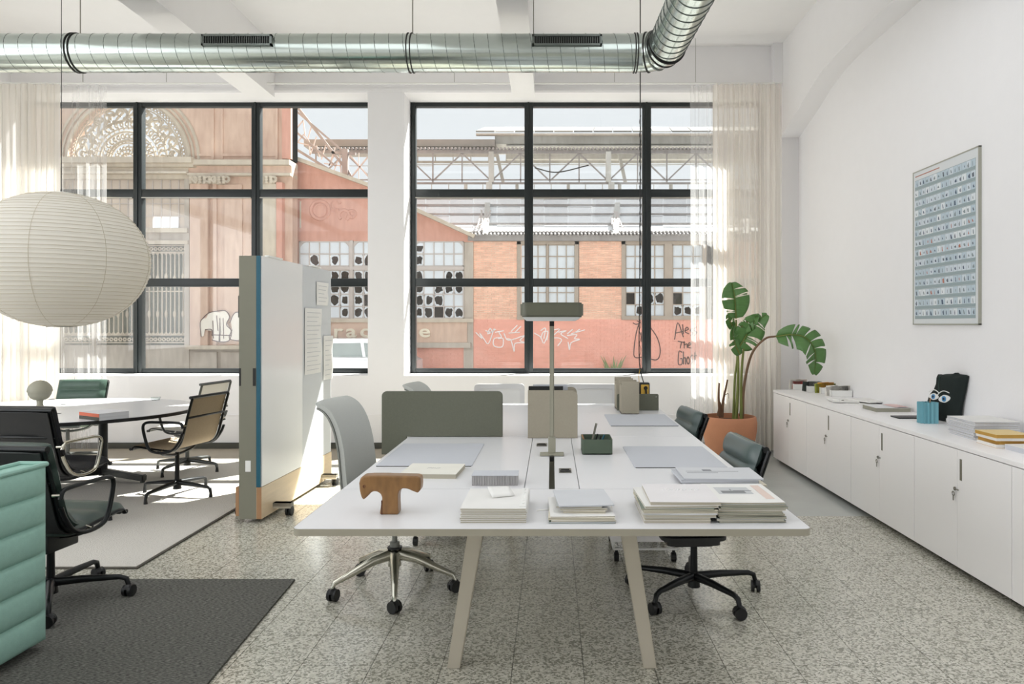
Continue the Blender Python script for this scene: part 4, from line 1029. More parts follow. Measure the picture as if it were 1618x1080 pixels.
# ================================================================ MINT SOFA
e = empty('quilted_sofa', (0, 0, 0), label='mint green sofa with horizontally quilted back at the picture edge', cat='sofa')
ax, ay, bx_, by_ = -2.30, 2.2, -2.255, 3.23       # outer face line, near end to far end
d = Vector((bx_ - ax, by_ - ay, 0)); ln = d.length; d.normalize(); nrm_ = Vector((d.y, -d.x, 0))
zs0, zs1, ns = .05, .825, 6
def face(side, u, v):
    # v over height with bulges per quilt channel
    zz = zs0 + (zs1 - zs0) * v; bl = .022 * abs(math.sin(math.pi * v * ns)) ** .45
    endf = min(1, (1 - abs(2 * u - 1)) * 22) ** .5
    off = (bl * endf) if side > 0 else -.11 - bl * endf
    p = Vector((ax, ay, zz)) + d * (ln * u) + nrm_ * off
    return tuple(p)
b = MB(); b.shell(lambda u, v: face(1, u, v), lambda u, v: face(-1, u, v), 26, 72); b.build('quilted_back', M['mint'], e, smooth=60)
pip = [Vector((ax, ay, zs1 + .004)) + nrm_ * .006, Vector((bx_, by_, zs1 + .004)) + nrm_ * .006, Vector((bx_, by_, zs1 + .004)) - nrm_ * .12, Vector((ax, ay, zs1 + .004)) - nrm_ * .12]
MB().tube([pip[0], pip[1]], .011, n=8).tube([pip[2], pip[3]], .011, n=8).tube([pip[1] + Vector((0, 0, .0)), pip[2]], .011, n=8).build('piping', M['mint'], e)
MB().box(-3.05, -2.44, 2.25, 3.15, .08, .40, .04).build('seat_base', M['mint'], e)
MB().box(-3.02, -2.44, 2.3, 3.1, .40, .50, .035).build('seat_cushion', M['mint'], e)
for x in (-2.95, -2.5):
    for y in (2.35, 3.05): MB().cyl((x, y, .012), (x, y, .1), .018, n=10).build('foot', M['black'], e)

# ================================================================ MOBILE WHITEBOARD WALL
ang = R(-2.7)
e = empty('mobile_whiteboard', (-2.12, 5.29, 0), -R(2.2), 'tall mobile partition with whiteboard and grey pinboard on pine plank base', 'whiteboard')
# local: y along the board 0..1.5, x thickness to the negative side, x=0 the face
BT = 1.95
def notch_box():
    b = MB()
    b.box(-.165, -.036, 0, 1.49, .03, BT)
    return b
notch_box().build('core', M['boardend'], e, smooth=0)
MB().box(-.038, -.008, .0, .012, .262, BT).build('blue_edge_strip', M['blue'], e, smooth=0)
MB().box(-.036, 0, .013, .79, .262, BT, .002).build('whiteboard_panel', M['board'], e, smooth=0)
MB().box(-.036, -.002, .794, 1.49, .262, BT - .003, .002).build('pinboard_panel', M['pin'], e, smooth=0)
MB().box(-.036, .003, .0, 1.49, .03, .26).build('pine_plank', M['wood'], e, smooth=0)
MB().box(-.19, -.166, .0, 1.49, .05, .26).build('rear_plank', M['woodedge'], e, smooth=0)
MB().box(-.034, .002, -.002, -.0002, .03, .26).build('plank_end', M['woodedge'], e, smooth=0)
for a_, c_ in ((.12, .3), (.45, .47)) and ((.1, .36), (.98, 1.2)):
    MB().box(-.02, .012, a_, c_, BT + .0005, BT + .012, .003).build('hanging_hook', M['white'], e)
for x0_, x1_, z0_, z1_, mt in ((-.164, -.15, 1.0, 1.13, M['cab_dark']), (-.062, -.04, 1.0, 1.13, M['cab_dark']), (-.118, -.078, .375, .455, M['white'])):
    MB().box(x0_, x1_, -.0015, -.0002, z0_, z1_).build('slot', mt, e, smooth=0)
MB().box(-.2, -.166, .06, .10, 1.5, 1.66).build('rear_hook', M['black'], e, smooth=0)
for y in (.22, 1.25):
    f_ = MB().box(-.29, .14, y - .03, y + .03, .075, .10).box(.0035, .14, y - .03, y + .03, .06, .10).build('foot_bracket', M['legwhite'], e, smooth=0)
    for x in (-.265, .12):
        MB().cyl((x - .022, y, .036), (x - .006, y, .036), .035, n=20).cyl((x + .006, y, .036), (x + .022, y, .036), .035, n=20).cyl((x - .006, y, .036), (x + .006, y, .036), .012, n=10).box(x - .005, x + .005, y - .01, y + .01, .036, .08).build('castor', M['black'], f_)
def note(y0_, y1_, z0_, z1_, label, grp='papers pinned to the board', lines=8):
    e2 = empty('pinned_paper', (-2.12, 5.29, 0), -R(2.2), label, 'paper', grp)
    MB().grid(lambda u, v: (.004 + .006 * math.sin(v * 5) ** 2 * (u - .3) ** 2 * 3, y0_ + (y1_ - y0_) * u, z0_ + (z1_ - z0_) * v), 6, 10).build('sheet', M['paper'], e2, smooth=60)
    b = MB()
    for k in range(lines):
        zz = z1_ - (z1_ - z0_) * (k + 1) / (lines + 1); b.box(.0115, .012, y0_ + .03, y1_ - .03 - .04 * (k % 3), zz - .002, zz + .002)
    b.build('printed_lines', mat('faint_print', (190, 192, 196), .8), e2, smooth=0)
def by(px): # board-local y from pixel x on the face
    t_ = (px - CX) / F; # x = -2.12 + y*tan, Y = 5.29 + y
    return (t_ * 5.29 + 2.12) / (math.tan(R(2.2)) - t_)
def bz(px, py): return H + (CY - py) * (5.29 + by(px)) / F
note(by(499.5), by(517), bz(508, 482), bz(508, 446), 'small pinned sheet at the top of the grey pinboard', lines=5)
note(by(481), by(506.5), bz(494, 590), bz(494, 487), 'long pinned sheet in the middle of the grey pinboard', lines=14)
note(by(510.5), by(524.5), bz(517, 599), bz(517, 530), 'narrow pinned sheet at the far edge of the grey pinboard', lines=8)

# ================================================================ POTTED PLANT
PX, PYY = (1152.5 - CX) * 7.55 / F, 7.55
k_ = PYY / F
e = empty('potted_plant', (PX, PYY, 0), label='bird of paradise plant in a large terracotta pot by the curtain', cat='plant')
rim = .497
MB().lathe([(0, 0), (.17, 0), (.205, .05), (.25, .2), (.276, .34), (.28, .43), (.272, rim - .01), (.262, rim), (.25, rim), (.25, rim - .06), (0, rim - .06)], n=48).build('pot', M['terracotta'], e, smooth=50)
MB().lathe([(0, rim - .05), (.12, rim - .045), (.249, rim - .055)], n=32).build('soil', M['soil'], e)
def L2(px, py, dy=0): return Vector(((px - 1152.5) * k_ + 0, dy, H + (CY - py) * k_))
def stem(pts, r0, r1, m): 
    P = bez(pts, 6); n = len(P) - 1
    return MB().tube(P, r0, n=8, rads=[r0 + (r1 - r0) * i / n for i in range(n + 1)])
stem([L2(1163, 662), L2(1166, 610), L2(1166, 560), L2(1163, 505)], .019, .009, 0).build('stem', M['stem'], e, smooth=60)
stem([L2(1170, 662, -.04), L2(1170, 600, -.03), L2(1174, 545, -.05), L2(1181, 520, -.1)], .017, .008, 0).build('stem', M['stem'], e, smooth=60)
stem([L2(1160, 662, .03), L2(1163, 600, .05), L2(1167, 560, .06), L2(1162, 500, .08)], .015, .007, 0).build('stem', M['stem'], e, smooth=60)
stem([L2(1172, 660, -.03), L2(1174, 610, -.04), L2(1183, 560, -.1), L2(1200, 535, -.18), L2(1216, 530, -.25)], .017, .009, 0).build('stem', mat('brown_stem', (110, 84, 60), .6, var=.3), e, smooth=60)
for pts in ([(1140, 660), (1137, 630), (1138, 605)], [(1142, 660), (1144, 635), (1151, 600)], [(1172, 658), (1174, 630), (1173, 626)], [(1136, 658), (1139, 640), (1137, 632)], [(1146, 625), (1152, 622), (1153, 630)]):
    r0 = .018 if len(pts) == 3 and pts[2][1] != 630 else .004
    stem([L2(*p, .04) for p in pts], r0, r0 * .5, 0).build('cut_stalk', M['deadstem'], e, smooth=60)
def leaf(rib, width, droop=.35, splits=7, sideflat=0., seed=1, normal=(0, -1, .2), taper=.0):
    rd = random.Random(seed); P = bez(rib, 10); n = len(P) - 1; b = MB(); N0 = Vector(normal).normalized()
    for sd in (-1, 1):
        cuts = sorted(rd.sample(range(3, n - 2), min(splits, n - 6)))
        segs = [0] + cuts + [n]
        for a, c in zip(segs, segs[1:]):
            sagl = rd.uniform(-.04, .06) * 1.0; prevrow = None; sh = rd.uniform(-.12, .12)
            for i in range(a, c + 1):
                s_ = i / n; t = (P[min(i + 1, n)] - P[max(i - 1, 0)]).normalized(); S = t.cross(N0).normalized() * sd
                wd = width * (math.sin(math.pi * min(1, (s_ * .93 + .05))) ** .55) * (1 - .3 * s_)
                if i in (a, c) and i not in (0, n): wd *= .93
                gap = (.012 if i == a and a else (-.012 if i == c and c < n else 0))
                row = []
                for j in range(5):
                    f_ = j / 4; out = P[i] + t * (gap * f_ * 1.2) + S * wd * f_ + t * wd * .22 * f_ + N0 * (wd * .12 * math.sin(f_ * 2.2)) + Vector((0, 0, -1)) * (droop * wd * f_ * f_) + N0 * sagl * f_ * .6
                    row.append(b._v(out))
                if prevrow:
                    for j in range(4): b.b.faces.new((prevrow[j], row[j], row[j + 1], prevrow[j + 1]))
                prevrow = row
    o = b.build('leaf', M['leaf'], e, smooth=60); o.modifiers.new('t', 'SOLIDIFY').thickness = .0015
    MB().tube(P, .005, n=6, rads=[.008 - .006 * i / n for i in range(n + 1)]).build('midrib', M['stem'], o, smooth=60)
leaf([L2(1163, 503), L2(1161, 480, -.02), L2(1158.5, 462, -.03), L2(1157, 446, .02)], .17, .1, 3, seed=2, normal=(.1, -1, .1))
leaf([L2(1163, 528, -.02), L2(1172, 512, -.1), L2(1183, 504, -.15), L2(1190, 500, -.18)], .085, .5, 3, seed=4, normal=(-.2, -1, .4))
leaf([L2(1166, 548, -.04), L2(1173, 535, -.08), L2(1179, 520, -.12), L2(1186, 508, -.16), L2(1203, 497, -.2)], .16, .3, 5, seed=5, normal=(0, -1, .3))
leaf([L2(1164, 520, .06), L2(1156, 512, .0), L2(1150, 503, -.04), L2(1146, 497, -.06)], .05, .2, 2, seed=6, normal=(.1, -1, .2))
leaf([L2(1168, 560, -.03), L2(1160, 545, -.06), L2(1155, 528, -.08), L2(1157, 514, -.06)], .075, .2, 3, seed=8, normal=(.5, -1, .1))
leaf([L2(1214, 531, -.25), L2(1232, 528, -.33), L2(1250, 531, -.38), L2(1264, 545, -.38), L2(1270, 565, -.34), L2(1270, 588, -.3)], .17, .2, 6, seed=9, normal=(.1, -1, .35))

# ================================================================ THINGS ON THE CABINETS
def C(px, py, z=CH): return G(px, py, z)
# sample boxes with cards
grp = 'small white boxes of colour samples'
specs = [(1265, 616, (.075, .2), [(226, 222, 214), (196, 60, 54), (214, 200, 190)], 'white sample box with one red card, nearest the plant'),
         (1290, 619.5, (.10, .22), [(60, 66, 60), (44, 50, 46), (200, 200, 196), (230, 228, 224)], 'white sample box with black and grey cards'),
         (1310, 622, (.09, .22), [(148, 156, 62), (232, 170, 66), (204, 146, 70), (96, 104, 50)], 'white sample box with green and orange cards'),
         (1332, 627, (.13, .16), [(232, 228, 220), (226, 222, 212), (234, 232, 228), (80, 74, 66), (228, 224, 216)], 'white sample box with cream cards, farthest from the plant')]
for px, py, (wx, wy), cards, lb in specs:
    x, y = C(px, py); w2 = wx / 2 * 1.5; h = .062
    e = empty('sample_box', (x, y + .08, CH), R(-4), lb, 'box', grp)
    b = MB().box(-w2, w2, -.07, .07, 0.0005, .003)
    b.box(-w2, w2, -.07, -.067, 0, h).box(-w2, w2, .067, .07, 0, h).box(-w2, -w2 + .003, -.07, .07, 0, h).box(w2 - .003, w2, -.07, .07, 0, h)
    b.build('tray', M['white'], e, smooth=0)
    nC = len(cards) * 2
    for i in range(nC):
        c = cards[i * len(cards) // nC]; xx = -w2 + .012 + (2 * w2 - .024) * i / (nC - 1)
        MB().bar((xx, 0, .004), (xx + random.uniform(-.008, .008), 0, .062 + random.uniform(.02, .05)), .11, .004).build('sample_card', mat('card_%d_%d_%d' % c, c, .6), e, smooth=0)
# papers and a grey book
x, y = C(1412, 651)
e = stack_book('hardback_book', x + .0, y + .13, CH, .27, .26, .034, 0, cm('cover_white_flat', (228, 228, 230), 'white'), mat('block_olive', (150, 148, 134), .8, var=.2, stretch=(1, 1, 90)), 'thick white book with grey page block lying in the middle of the worktop', 'book', None)
MB().grid(lambda u, v: (.12 * u - .0, .22 * v, .004 * math.sin(u * 3)), 4, 2).build('pink_leaflet', mat('pink_paper', (220, 190, 188), .7), label='pale pink leaflet on the thick white book', cat='leaflet', loc=(x + .02, y + .02, CH + .036))
x, y = C(1370, 640)
for i, (dx, dy, r_, lb) in enumerate(((0, 0, 8, 'white paper sheet under the others beside the thick book'), (-.09, .2, -10, 'white folded sheet toward the sample boxes on the worktop'), (.1, .12, 20, 'white paper sheet fanned against the wall behind the thick book'))):
    o = MB().box(-.11, .11, -.15, .15, 0, .003 + .003 * i).build('paper_sheet', M['paper'], label=lb, cat='paper', group='loose sheets on the worktop', loc=(x + dx, y + dy + .1, CH + .0005 + .0045 * i * 1.6), rz=R(r_), smooth=0)
x, y = C(1325, 635)
e = empty('glasses_case', (x, y + .06, CH), R(20), 'small white oblong case lying in front of the sample boxes', 'case')
MB().box(-.025, .025, -.07, .07, .0, .025, .01).build('shell', M['white'], e); MB().box(.0, .026, -.072, -.06, .004, .02).build('clasp', M['nickel'], e)
x, y = C(1440, 660.5)
MB().prism(rrect(-.13, .13, -.07, .07, .012), 'z', .0005, .008, .002).build('tablet', M['black'], label='thin black tablet lying beside the teal vase', cat='tablet', loc=(x + .02, y + .04, CH))
# teal fluted vase
x, y = C(1474, 670)
e = empty('fluted_vase', (x, y + .07, CH), 0, 'teal zigzag-folded card vase in front of the dark bag', 'vase')
n = 14; poly = []
for i in range(n * 2):
    a = 2 * math.pi * i / (2 * n); r_ = .066 if i % 2 == 0 else .05; sq = 1 / max(abs(math.cos(a)), abs(math.sin(a))) ** .75
    poly.append((r_ * sq * math.cos(a), r_ * sq * math.sin(a) * .8))
b = MB(); hh = .148
V = [[b._v((p[0] * s_, p[1] * s_, z)) for p in poly] for s_, z in ((1, .001), (1, hh), (.93, hh), (.93, .004))]
for A, B in zip(V, V[1:]):
    for i in range(2 * n): b.b.faces.new((A[i], A[(i + 1) % (2 * n)], B[(i + 1) % (2 * n)], B[i]))
b.b.faces.new(V[3][::-1]); b.b.faces.new(V[0]); b.build('folded_wall', M['teal'], e, smooth=0)
MB().cyl((.0, 0, .01), (.025, .01, .175), .004, n=8).build('pencil', M['woodedge'], label='short pencil standing in the teal vase', cat='pencil', loc=(x, y + .07, CH))
# dark bag with printed eyes leaning on the wall
yb, zt = 5.1, 1.09
e = empty('canvas_bag', (2.80, 5.06, CH), 0, 'dark green canvas bag printed with two blue eyes leaning on the wall', 'bag')
OX = 2.80
def bp_(px, py, off=0):
    # bag leans: plane from (x 2.66, z CH) at its foot to (2.87, z 1.10) at its top, faces the camera side
    py_ = py; z = None
    # intersect view ray with the leaning plane through y = 5.05
    Y = 5.36 - (px - 1466) / 60 * .36; xx, zz = W(px, py, Y); return (xx - OX, Y - 5.06, zz - CH)
out = [(1466, 654), (1465.5, 633), (1468, 624), (1476, 615), (1481, 603), (1482, 591), (1487, 592), (1495, 590.5), (1506, 590), (1509, 588.5), (1512, 591), (1522, 592), (1526, 594), (1522, 615), (1516, 642), (1514, 664), (1490, 665), (1470, 660)]
BN = Vector((-.979, -.204, 0))
b = MB(); front = [b._v(bp_(p[0], p[1])) for p in out]
cxp = sum(p[0] for p in out) / len(out); cyp = sum(p[1] for p in out) / len(out)
mid = [b._v(Vector(bp_(cxp + (p[0] - cxp) * .75, cyp + (p[1] - cyp) * .78)) + BN * .03) for p in out]
back = [b._v(Vector(bp_(p[0], p[1])) - BN * .028) for p in out]
n = len(out)
for A, B in ((back, front), (front, mid)):
    for i in range(n): b.b.faces.new((A[i], A[(i + 1) % n], B[(i + 1) % n], B[i]))
b.b.faces.new(mid); b.b.faces.new(back[::-1]); bmesh.ops.recalc_face_normals(b.b, faces=b.b.faces)
b.build('bag_body', M['bag'], e, smooth=70)
b = MB().tube([Vector(bp_(*p)) + BN * .03 for p in ((1491, 594), (1489, 610), (1491, 622), (1494, 632))], .006, n=6); b.build('strap', mat('strap_green', (46, 62, 56), .8), e)
def eye(cx_, cy_, rx, ry, tilt, nm):
    def pt(dx, dy, o): 
        c_, s_ = math.cos(tilt), math.sin(tilt); v = Vector(bp_(cx_ + dx * c_ - dy * s_, cy_ + dx * s_ + dy * c_)); return v + BN * (.036 + o * .6)
    def disc(rx_, ry_, o, m_, name, par, ox=0, oy=0, alm=False):
        b = MB(); N_ = 20; vs_ = []
        for i in range(N_):
            a = 2 * math.pi * i / N_; yy = math.sin(a) * ry_
            if alm: yy *= (1 - .25 * abs(math.cos(a)))
            vs_.append(pt(ox + math.cos(a) * rx_, oy + yy, o))
        A = [b._v(v) for v in vs_]; B = [b._v(v - BN * .003) for v in vs_]
        b.b.faces.new(A); b.b.faces.new(B[::-1])
        for i in range(N_): b.b.faces.new((A[i], B[i], B[(i + 1) % N_], A[(i + 1) % N_]))
        bmesh.ops.recalc_face_normals(b.b, faces=b.b.faces)
        return b.build(name, m_, par, smooth=0)
    w_ = disc(rx, ry, 0, M['white'], 'printed_eye', e, alm=True)
    disc(rx * .36, ry * .72, .004, mat('iris_blue', (70, 140, 190), .5), 'iris', w_, ox=rx * -.05); disc(rx * .15, ry * .32, .008, M['black'], 'pupil', w_, ox=rx * -.05)
    b = MB().tube([pt(-rx + 2 * rx * i / 8, -ry * (1.25 + .75 * math.sin(math.pi * i / 8)), .003) for i in range(9)], .0035, n=5); b.build('printed_brow', M['white'], w_)
eye(1482, 626, 8, 5.4, .1, 'a'); eye(1499, 629.5, 9.5, 6.2, -.15, 'b')
# white magazines and ochre books
x0, y0 = C(1545, 697)
grp = 'white magazines piled on the worktop'
z = CH; N_ = 12
for i in range(N_):
    lb = 'white magazine, %s of the pile beside the ochre books' % ORD[N_ - 1 - i]
    big = i >= 5
    stack_book('magazine', x0 + .125 + (.0 if big else .005) + rn.uniform(-.004, .004), y0 + .17 + rn.uniform(-.005, .005) - (.0 if big else -.01), z, .25 if not big else .27, .30, .0078 if i % 3 else .0095, R(-3 + (4 if big else 0) + rn.uniform(-1, 1)), c_white, pgc, lb, 'magazine', grp)
    z += .0096
x0, y0 = C(1576, 708)
grp = 'ochre books piled on the worktop'
z = CH
for i, (dx, w_, d_, h, cv, wd) in enumerate(((0, .2, .20, .022, c_yell, ''), (.01, .2, .19, .018, c_yell, ''), (-.005, .2, .2, .018, c_yell, ''), (-.012, .2, .2, .02, c_yell, ''))):
    stack_book('hardback_book', x0 + .10 + dx, y0 + .10 + dx * .5, z, w_, d_, h - .0004, R((-2, 3, -1, 1)[i]), (c_yell, c_ycream, c_yell, c_ycream)[i], M['paper'] if i % 2 == 0 else mat('ochre_block', (188, 146, 66), .7), '%s hardback book, %s of the ochre pile' % ((c_yell, c_ycream, c_yell, c_ycream)[i]['w'], ORD[3 - i]), 'book', grp); z += h
x0, y0 = C(1608, 716)
stack_book('booklet', x0 + .09, y0 + .05, CH, .15, .16, .03, R(4), c_white, pgc, 'small white booklet in front of the ochre books at the picture edge', 'booklet', None)
# ================================================================ ACROSS THE STREET
ST = -.35
MB().box(-40, 30, YB + .5, 60, ST - .2, ST).build('street', M['pavement'], kind='structure', smooth=0)
b = MB().box(-40, 30, 18.3, 20.5, ST, ST + .12); b.build('sidewalk', M['ext_grey'], kind='structure', smooth=0)
def fb(b, px0, px1, py0, py1, Y, dep, proud=0.):
    x0, z1 = W(px0, py0, Y); x1, z0 = W(px1, py1, Y); b.box(x0, x1, Y - proud, Y + dep, z0, z1); return b
def bricks(parent, px0, px1, py0, py1, Y, mt, seed=1, zmin=None, name='bricks'):
    rd = random.Random(seed); x0, z1 = W(px0, py0, Y); x1, z0 = W(px1, py1, Y)
    if zmin is not None: z0 = zmin
    MB().box(x0, x1, Y + .012, Y + .3, z0, z1).build('masonry_core', M['mortar'] if mt is M['ext_brick'] else mt, parent, smooth=0)
    b = MB(); r = 0; z = z0
    while z < z1 - .02:
        x = x0 - (.1 if r % 2 else 0)
        while x < x1 - .01:
            a, c = max(x, x0) + .006, min(x + .2, x1) - .006
            if c > a + .01: b.box(a, c, Y - rd.uniform(0, .008), Y + .05, z + .007, min(z + .06, z1) - .006)
            x += .2
        z += .06; r += 1
    b.build(name, mt, parent, kind='stuff', smooth=0)
def win_grid(parent, px0, px1, py0, py1, Y, cols, rows, framem, broken=None, seed=1, bar=.7, pane=None, arch=False):
    """pixel rectangle filled with a frame, glazing bars and one pane object per light; broken(c, r) -> bool leaves a jagged ring of glass"""
    rd = random.Random(seed); x0, z1 = W(px0, py0, Y); x1, z0 = W(px1, py1, Y); f = MB(); t = bar * Y / F
    w_ = empty('window', (0, 0, 0), parent=parent)
    f.box(x0, x1, Y - .03, Y + .05, z1 - 2 * t, z1).box(x0, x1, Y - .03, Y + .05, z0, z0 + 2 * t).box(x0, x0 + 2 * t, Y - .03, Y + .05, z0, z1).box(x1 - 2 * t, x1, Y - .03, Y + .05, z0, z1)
    xs = [x0 + (x1 - x0) * i / cols for i in range(cols + 1)]; zz = [z0 + (z1 - z0) * j / rows for j in range(rows + 1)]
    for x in xs[1:-1]: f.box(x - t, x + t, Y - .02, Y + .04, z0, z1)
    for z in zz[1:-1]: f.box(x0, x1, Y - .022, Y + .038, z - t, z + t)
    if arch:
        for i, (xx, sg) in enumerate(((xs[0], 1), (xs[-1], -1))):
            h = (zz[-1] - zz[-2]) * .8; wd = (xs[1] - xs[0]) * .9
            f.prism([(xx, z1), (xx + sg * wd, z1), (xx + sg * wd * .45, z1 - h * .18), (xx + sg * wd * .15, z1 - h * .5), (xx, z1 - h)], 'y', Y - .025, Y + .03)
    f.build('glazing_bars', framem, w_, smooth=0)
    pm_ = pane or M['ext_pane']
    for i in range(cols):
        for j in range(rows):
            a, c, lo, hi = xs[i] + t, xs[i + 1] - t, zz[j] + t, zz[j + 1] - t; st = broken(i, rows - 1 - j, rd) if broken else 0
            if st == 2: continue
            if st == 1:
                n = 14; b = MB(); O, I = [], []; cx_, cz_ = (a + c) / 2, (lo + hi) / 2; k0 = rd.uniform(.72, .98)
                for q_ in range(n):
                    an = 2 * math.pi * q_ / n; m_ = max(abs(math.cos(an)), abs(math.sin(an)))
                    ox, oz = math.cos(an) / m_, math.sin(an) / m_; kk = k0 * rd.uniform(.72, 1.1) * (1 - .12 * (m_ < .8))
                    O.append(b._v((cx_ + ox * (c - a) / 2, Y + .01, cz_ + oz * (hi - lo) / 2))); I.append(b._v((cx_ + ox * kk * (c - a) / 2, Y + .01, cz_ + oz * kk * (hi - lo) / 2)))
                for q_ in range(n): b.b.faces.new((O[q_], O[(q_ + 1) % n], I[(q_ + 1) % n], I[q_]))
                o = b.build('broken_pane', pm_, w_, smooth=0); o.modifiers.new('t', 'SOLIDIFY').thickness = .006
            else: MB().box(a, c, Y + .008, Y + .014, lo, hi).build('pane', pm_, w_, smooth=0)
    return w_
YF = 20.0
# ---- brick workshop wing
wing = empty('brick_workshop', label='derelict brick workshop with salmon painted base and steel windows across the street', cat='building')
bricks(wing, 742, 1330, 504, 640, YF, M['ext_pink'], 1, ST, 'painted_bricks')
bricks(wing, 748, 824, 381, 504, YF, M['ext_brick'], 2, None, 'bare_bricks')
bricks(wing, 915, 984, 381, 504, YF, M['ext_brick'], 3, None, 'bare_bricks')
bricks(wing, 1140, 1210, 381, 504, YF, M['ext_brick'], 4, None, 'bare_bricks')
b = MB(); fb(b, 733, 748, 372, 640, YF, .3, .06); b.build('concrete_post', M['ext_grey'], wing, smooth=0)
def br1(c, r, rd): return 0
def br2(c, r, rd): return 1 if (r >= 4 and rd.random() < .45) else (2 if r >= 4 and rd.random() < .4 else 0)
for (a, c, lst) in ((817, 914, ((822, 864, 3), (866, 909, 3))), (982, 1116, ((988, 1050, 4), (1062, 1112, 3))), (1210, 1330, ((1216, 1268, 3), (1272, 1326, 3)))):
    b = MB(); fb(b, a, a + 6, 381, 504, YF, .2, .03); fb(b, c - 6, c, 381, 504, YF, .2, .03); fb(b, a, c, 381, 386, YF, .2, .03); fb(b, a, c, 499, 505, YF, .2, .05)
    b.build('window_surround', M['ext_frame2'], wing, smooth=0)
    for k, (p0, p1, nc) in enumerate(lst):
        if k: b = MB(); fb(b, lst[k - 1][1], p0, 384, 501, YF, .2, .04); b.build('window_post', M['ext_frame2'], wing, smooth=0)
        win_grid(wing, p0, p1, 386, 500, YF + .05, nc, 6, M['ext_frame2'], br2 if a == 982 else br1, seed=p0, bar=.75)
b = MB(); fb(b, 740, 1330, 372, 381, YF, .3, .12); b.build('eaves_beam', M['ext_steel'], wing, smooth=0)
b = MB()
for i in range(95):
    px = 745 + i * 6; b.tube([(*W(px, 371, YF - .12)[:1], YF - .18, W(px, 371, YF - .15)[1]), (W(px, 371, YF)[0], YF + .5, W(px, 369, YF)[1] + .15)], .03, n=6)
b.build('corrugated_edge', M['ext_steel'], wing, kind='stuff')
# dark sheet painting the unlit interior behind the broken windows
b = MB(); x0, z1 = W(750, 380, YF); x1, z0 = W(1330, 505, YF); b.box(x0, x1, YF + 1.2, YF + 1.25, z0 - .3, z1 + .1); b.build('dark_backing', M['ext_dark'], wing, smooth=0)
# sloping roof of milky sheets on purlins
def RP(px, t):    # point on the roof slope: t 0 at the eaves, 1 at the ridge
    Y = YF + .1 + 3 * t; z = 3.9 + (5.46 - 3.9) * t; return Vector(((px - CX) * Y / F, Y, z))
rr = random.Random(5)
for i in range(-9, 17):
    for j in range(4):
        if i < -3 and j == 0: continue
        p0, p1 = 748 + i * 37.5, 748 + (i + 1) * 37.5 - .8; a, c = j / 4, (j + 1) / 4 - .012
        q_ = [RP(p0, a), RP(p1, a), RP(p1, c), RP(p0, c)]; up = Vector((0, 0, rr.uniform(.0, .03)))
        b = MB(); A = [b._v(v + up) for v in q_]; B = [b._v(v + up + Vector((0, .0, .012))) for v in q_]
        b.b.faces.new(A[::-1]); b.b.faces.new(B)
        for k in range(4): b.b.faces.new((A[k], A[(k + 1) % 4], B[(k + 1) % 4], B[k]))
        b.build('roof_sheet', M['ext_plastic'], wing, smooth=0)
for t_, r_ in ((.02, .05), (.24, .035), (.49, .035), (.74, .04), (.97, .06)):
    MB().bar(RP(430, t_) - Vector((0, .05, -.05)), RP(1340, t_) - Vector((0, .05, -.05)), r_ * 1.3, r_ * 1.6).build('purlin', M['ext_steel'] if t_ < .9 else M['ext_zinc'], wing, smooth=0)
b = MB(); P = bez([RP(px, 1) + Vector((0, -.1, .05 + .07 * math.sin(px * .05) + .05 * math.sin(px * .13))) for px in range(560, 1340, 30)], 3)
b.tube(P, .05, n=6).build('torn_roof_edge', M['ext_zinc'], wing)
for px in (768, 972, 1176):
    b = MB(); b.bar(RP(px, .0) - Vector((0, .12, 0)), RP(px + 3, .8) - Vector((0, .12, -.0)), .16, .12).build('rafter', M['ext_zinc'], wing, smooth=0)
    b = MB()
    for k in range(7): 
        a_ = RP(px + rr.uniform(-16, 12), rr.uniform(0, .3)); c_ = RP(px + rr.uniform(-8, 8), rr.uniform(.3, .62)); b.bar(a_ - Vector((0, .15, -.05)), c_ - Vector((0, .15, -.05)), .03, .03)
    b.build('broken_bracing', M['ext_frame'], wing, kind='stuff', smooth=0)
# ---- steel skeleton above
YT = 23.2
sk = empty('steel_roof_skeleton', label='rusty steel roof trusses rising above the brick workshop', cat='roof structure')
def TB(px0, py0, px1, py1, w_, name='brace', m_=None, Y=YT):
    a = W(px0, py0, Y); c = W(px1, py1, Y); t = w_ * Y / F
    return MB().bar((a[0], Y, a[1]), (c[0], Y, c[1]), t, t, up=(0, 1, 0)).build(name, m_ or M['ext_steel'], sk, smooth=0)
TB(490, 240, 1340, 240, 5, 'top_chord'); TB(490, 284, 1340, 284, 2, 'bottom_chord'); TB(490, 289.5, 1340, 289.5, 3, 'bottom_chord')
xs = [500 + 46.2 * i for i in range(19)]; xs = [684 + 46.2 * i for i in range(-4, 15)]
for i, x in enumerate(xs):
    if (i - 2) % 4 == 0 and False: pass
    big = abs(((x - 773) / 192.5) - round((x - 773) / 192.5)) < .06
    TB(x, 240, x, 288, 8 if big else 2, 'post', M['ext_zinc'] if big else None)
    if i < len(xs) - 1:
        x2 = xs[i + 1]
        if i % 2 == 0: TB(x + 1, 285, x2, 242, 2.2)
        else: TB(x, 242, x2 - 1, 285, 2.2)
        if i % 2 == 1: TB(x, 262, x2, 262, .8, 'tie', M['ext_zinc'], YT + .4)
for x in (773, 966, 1159): TB(x, 288, x, 312, 9, 'post', M['ext_zinc']); TB(x + 12, 242, x + 22, 288, 5, 'strut', M['ext_zinc'], YT + 1)
TB(640, 256, 1340, 256, 3.5, 'rear_chord', M['ext_zinc'], YT + 1.5); TB(640, 260, 1340, 260, 1.2, 'rear_chord', M['ext_zinc'], YT + 1.5)
for i in range(24): TB(660 + i * 28, 240, 660 + i * 28, 256, 1.3, 'hanger', M['ext_zinc'], YT + 1.5)
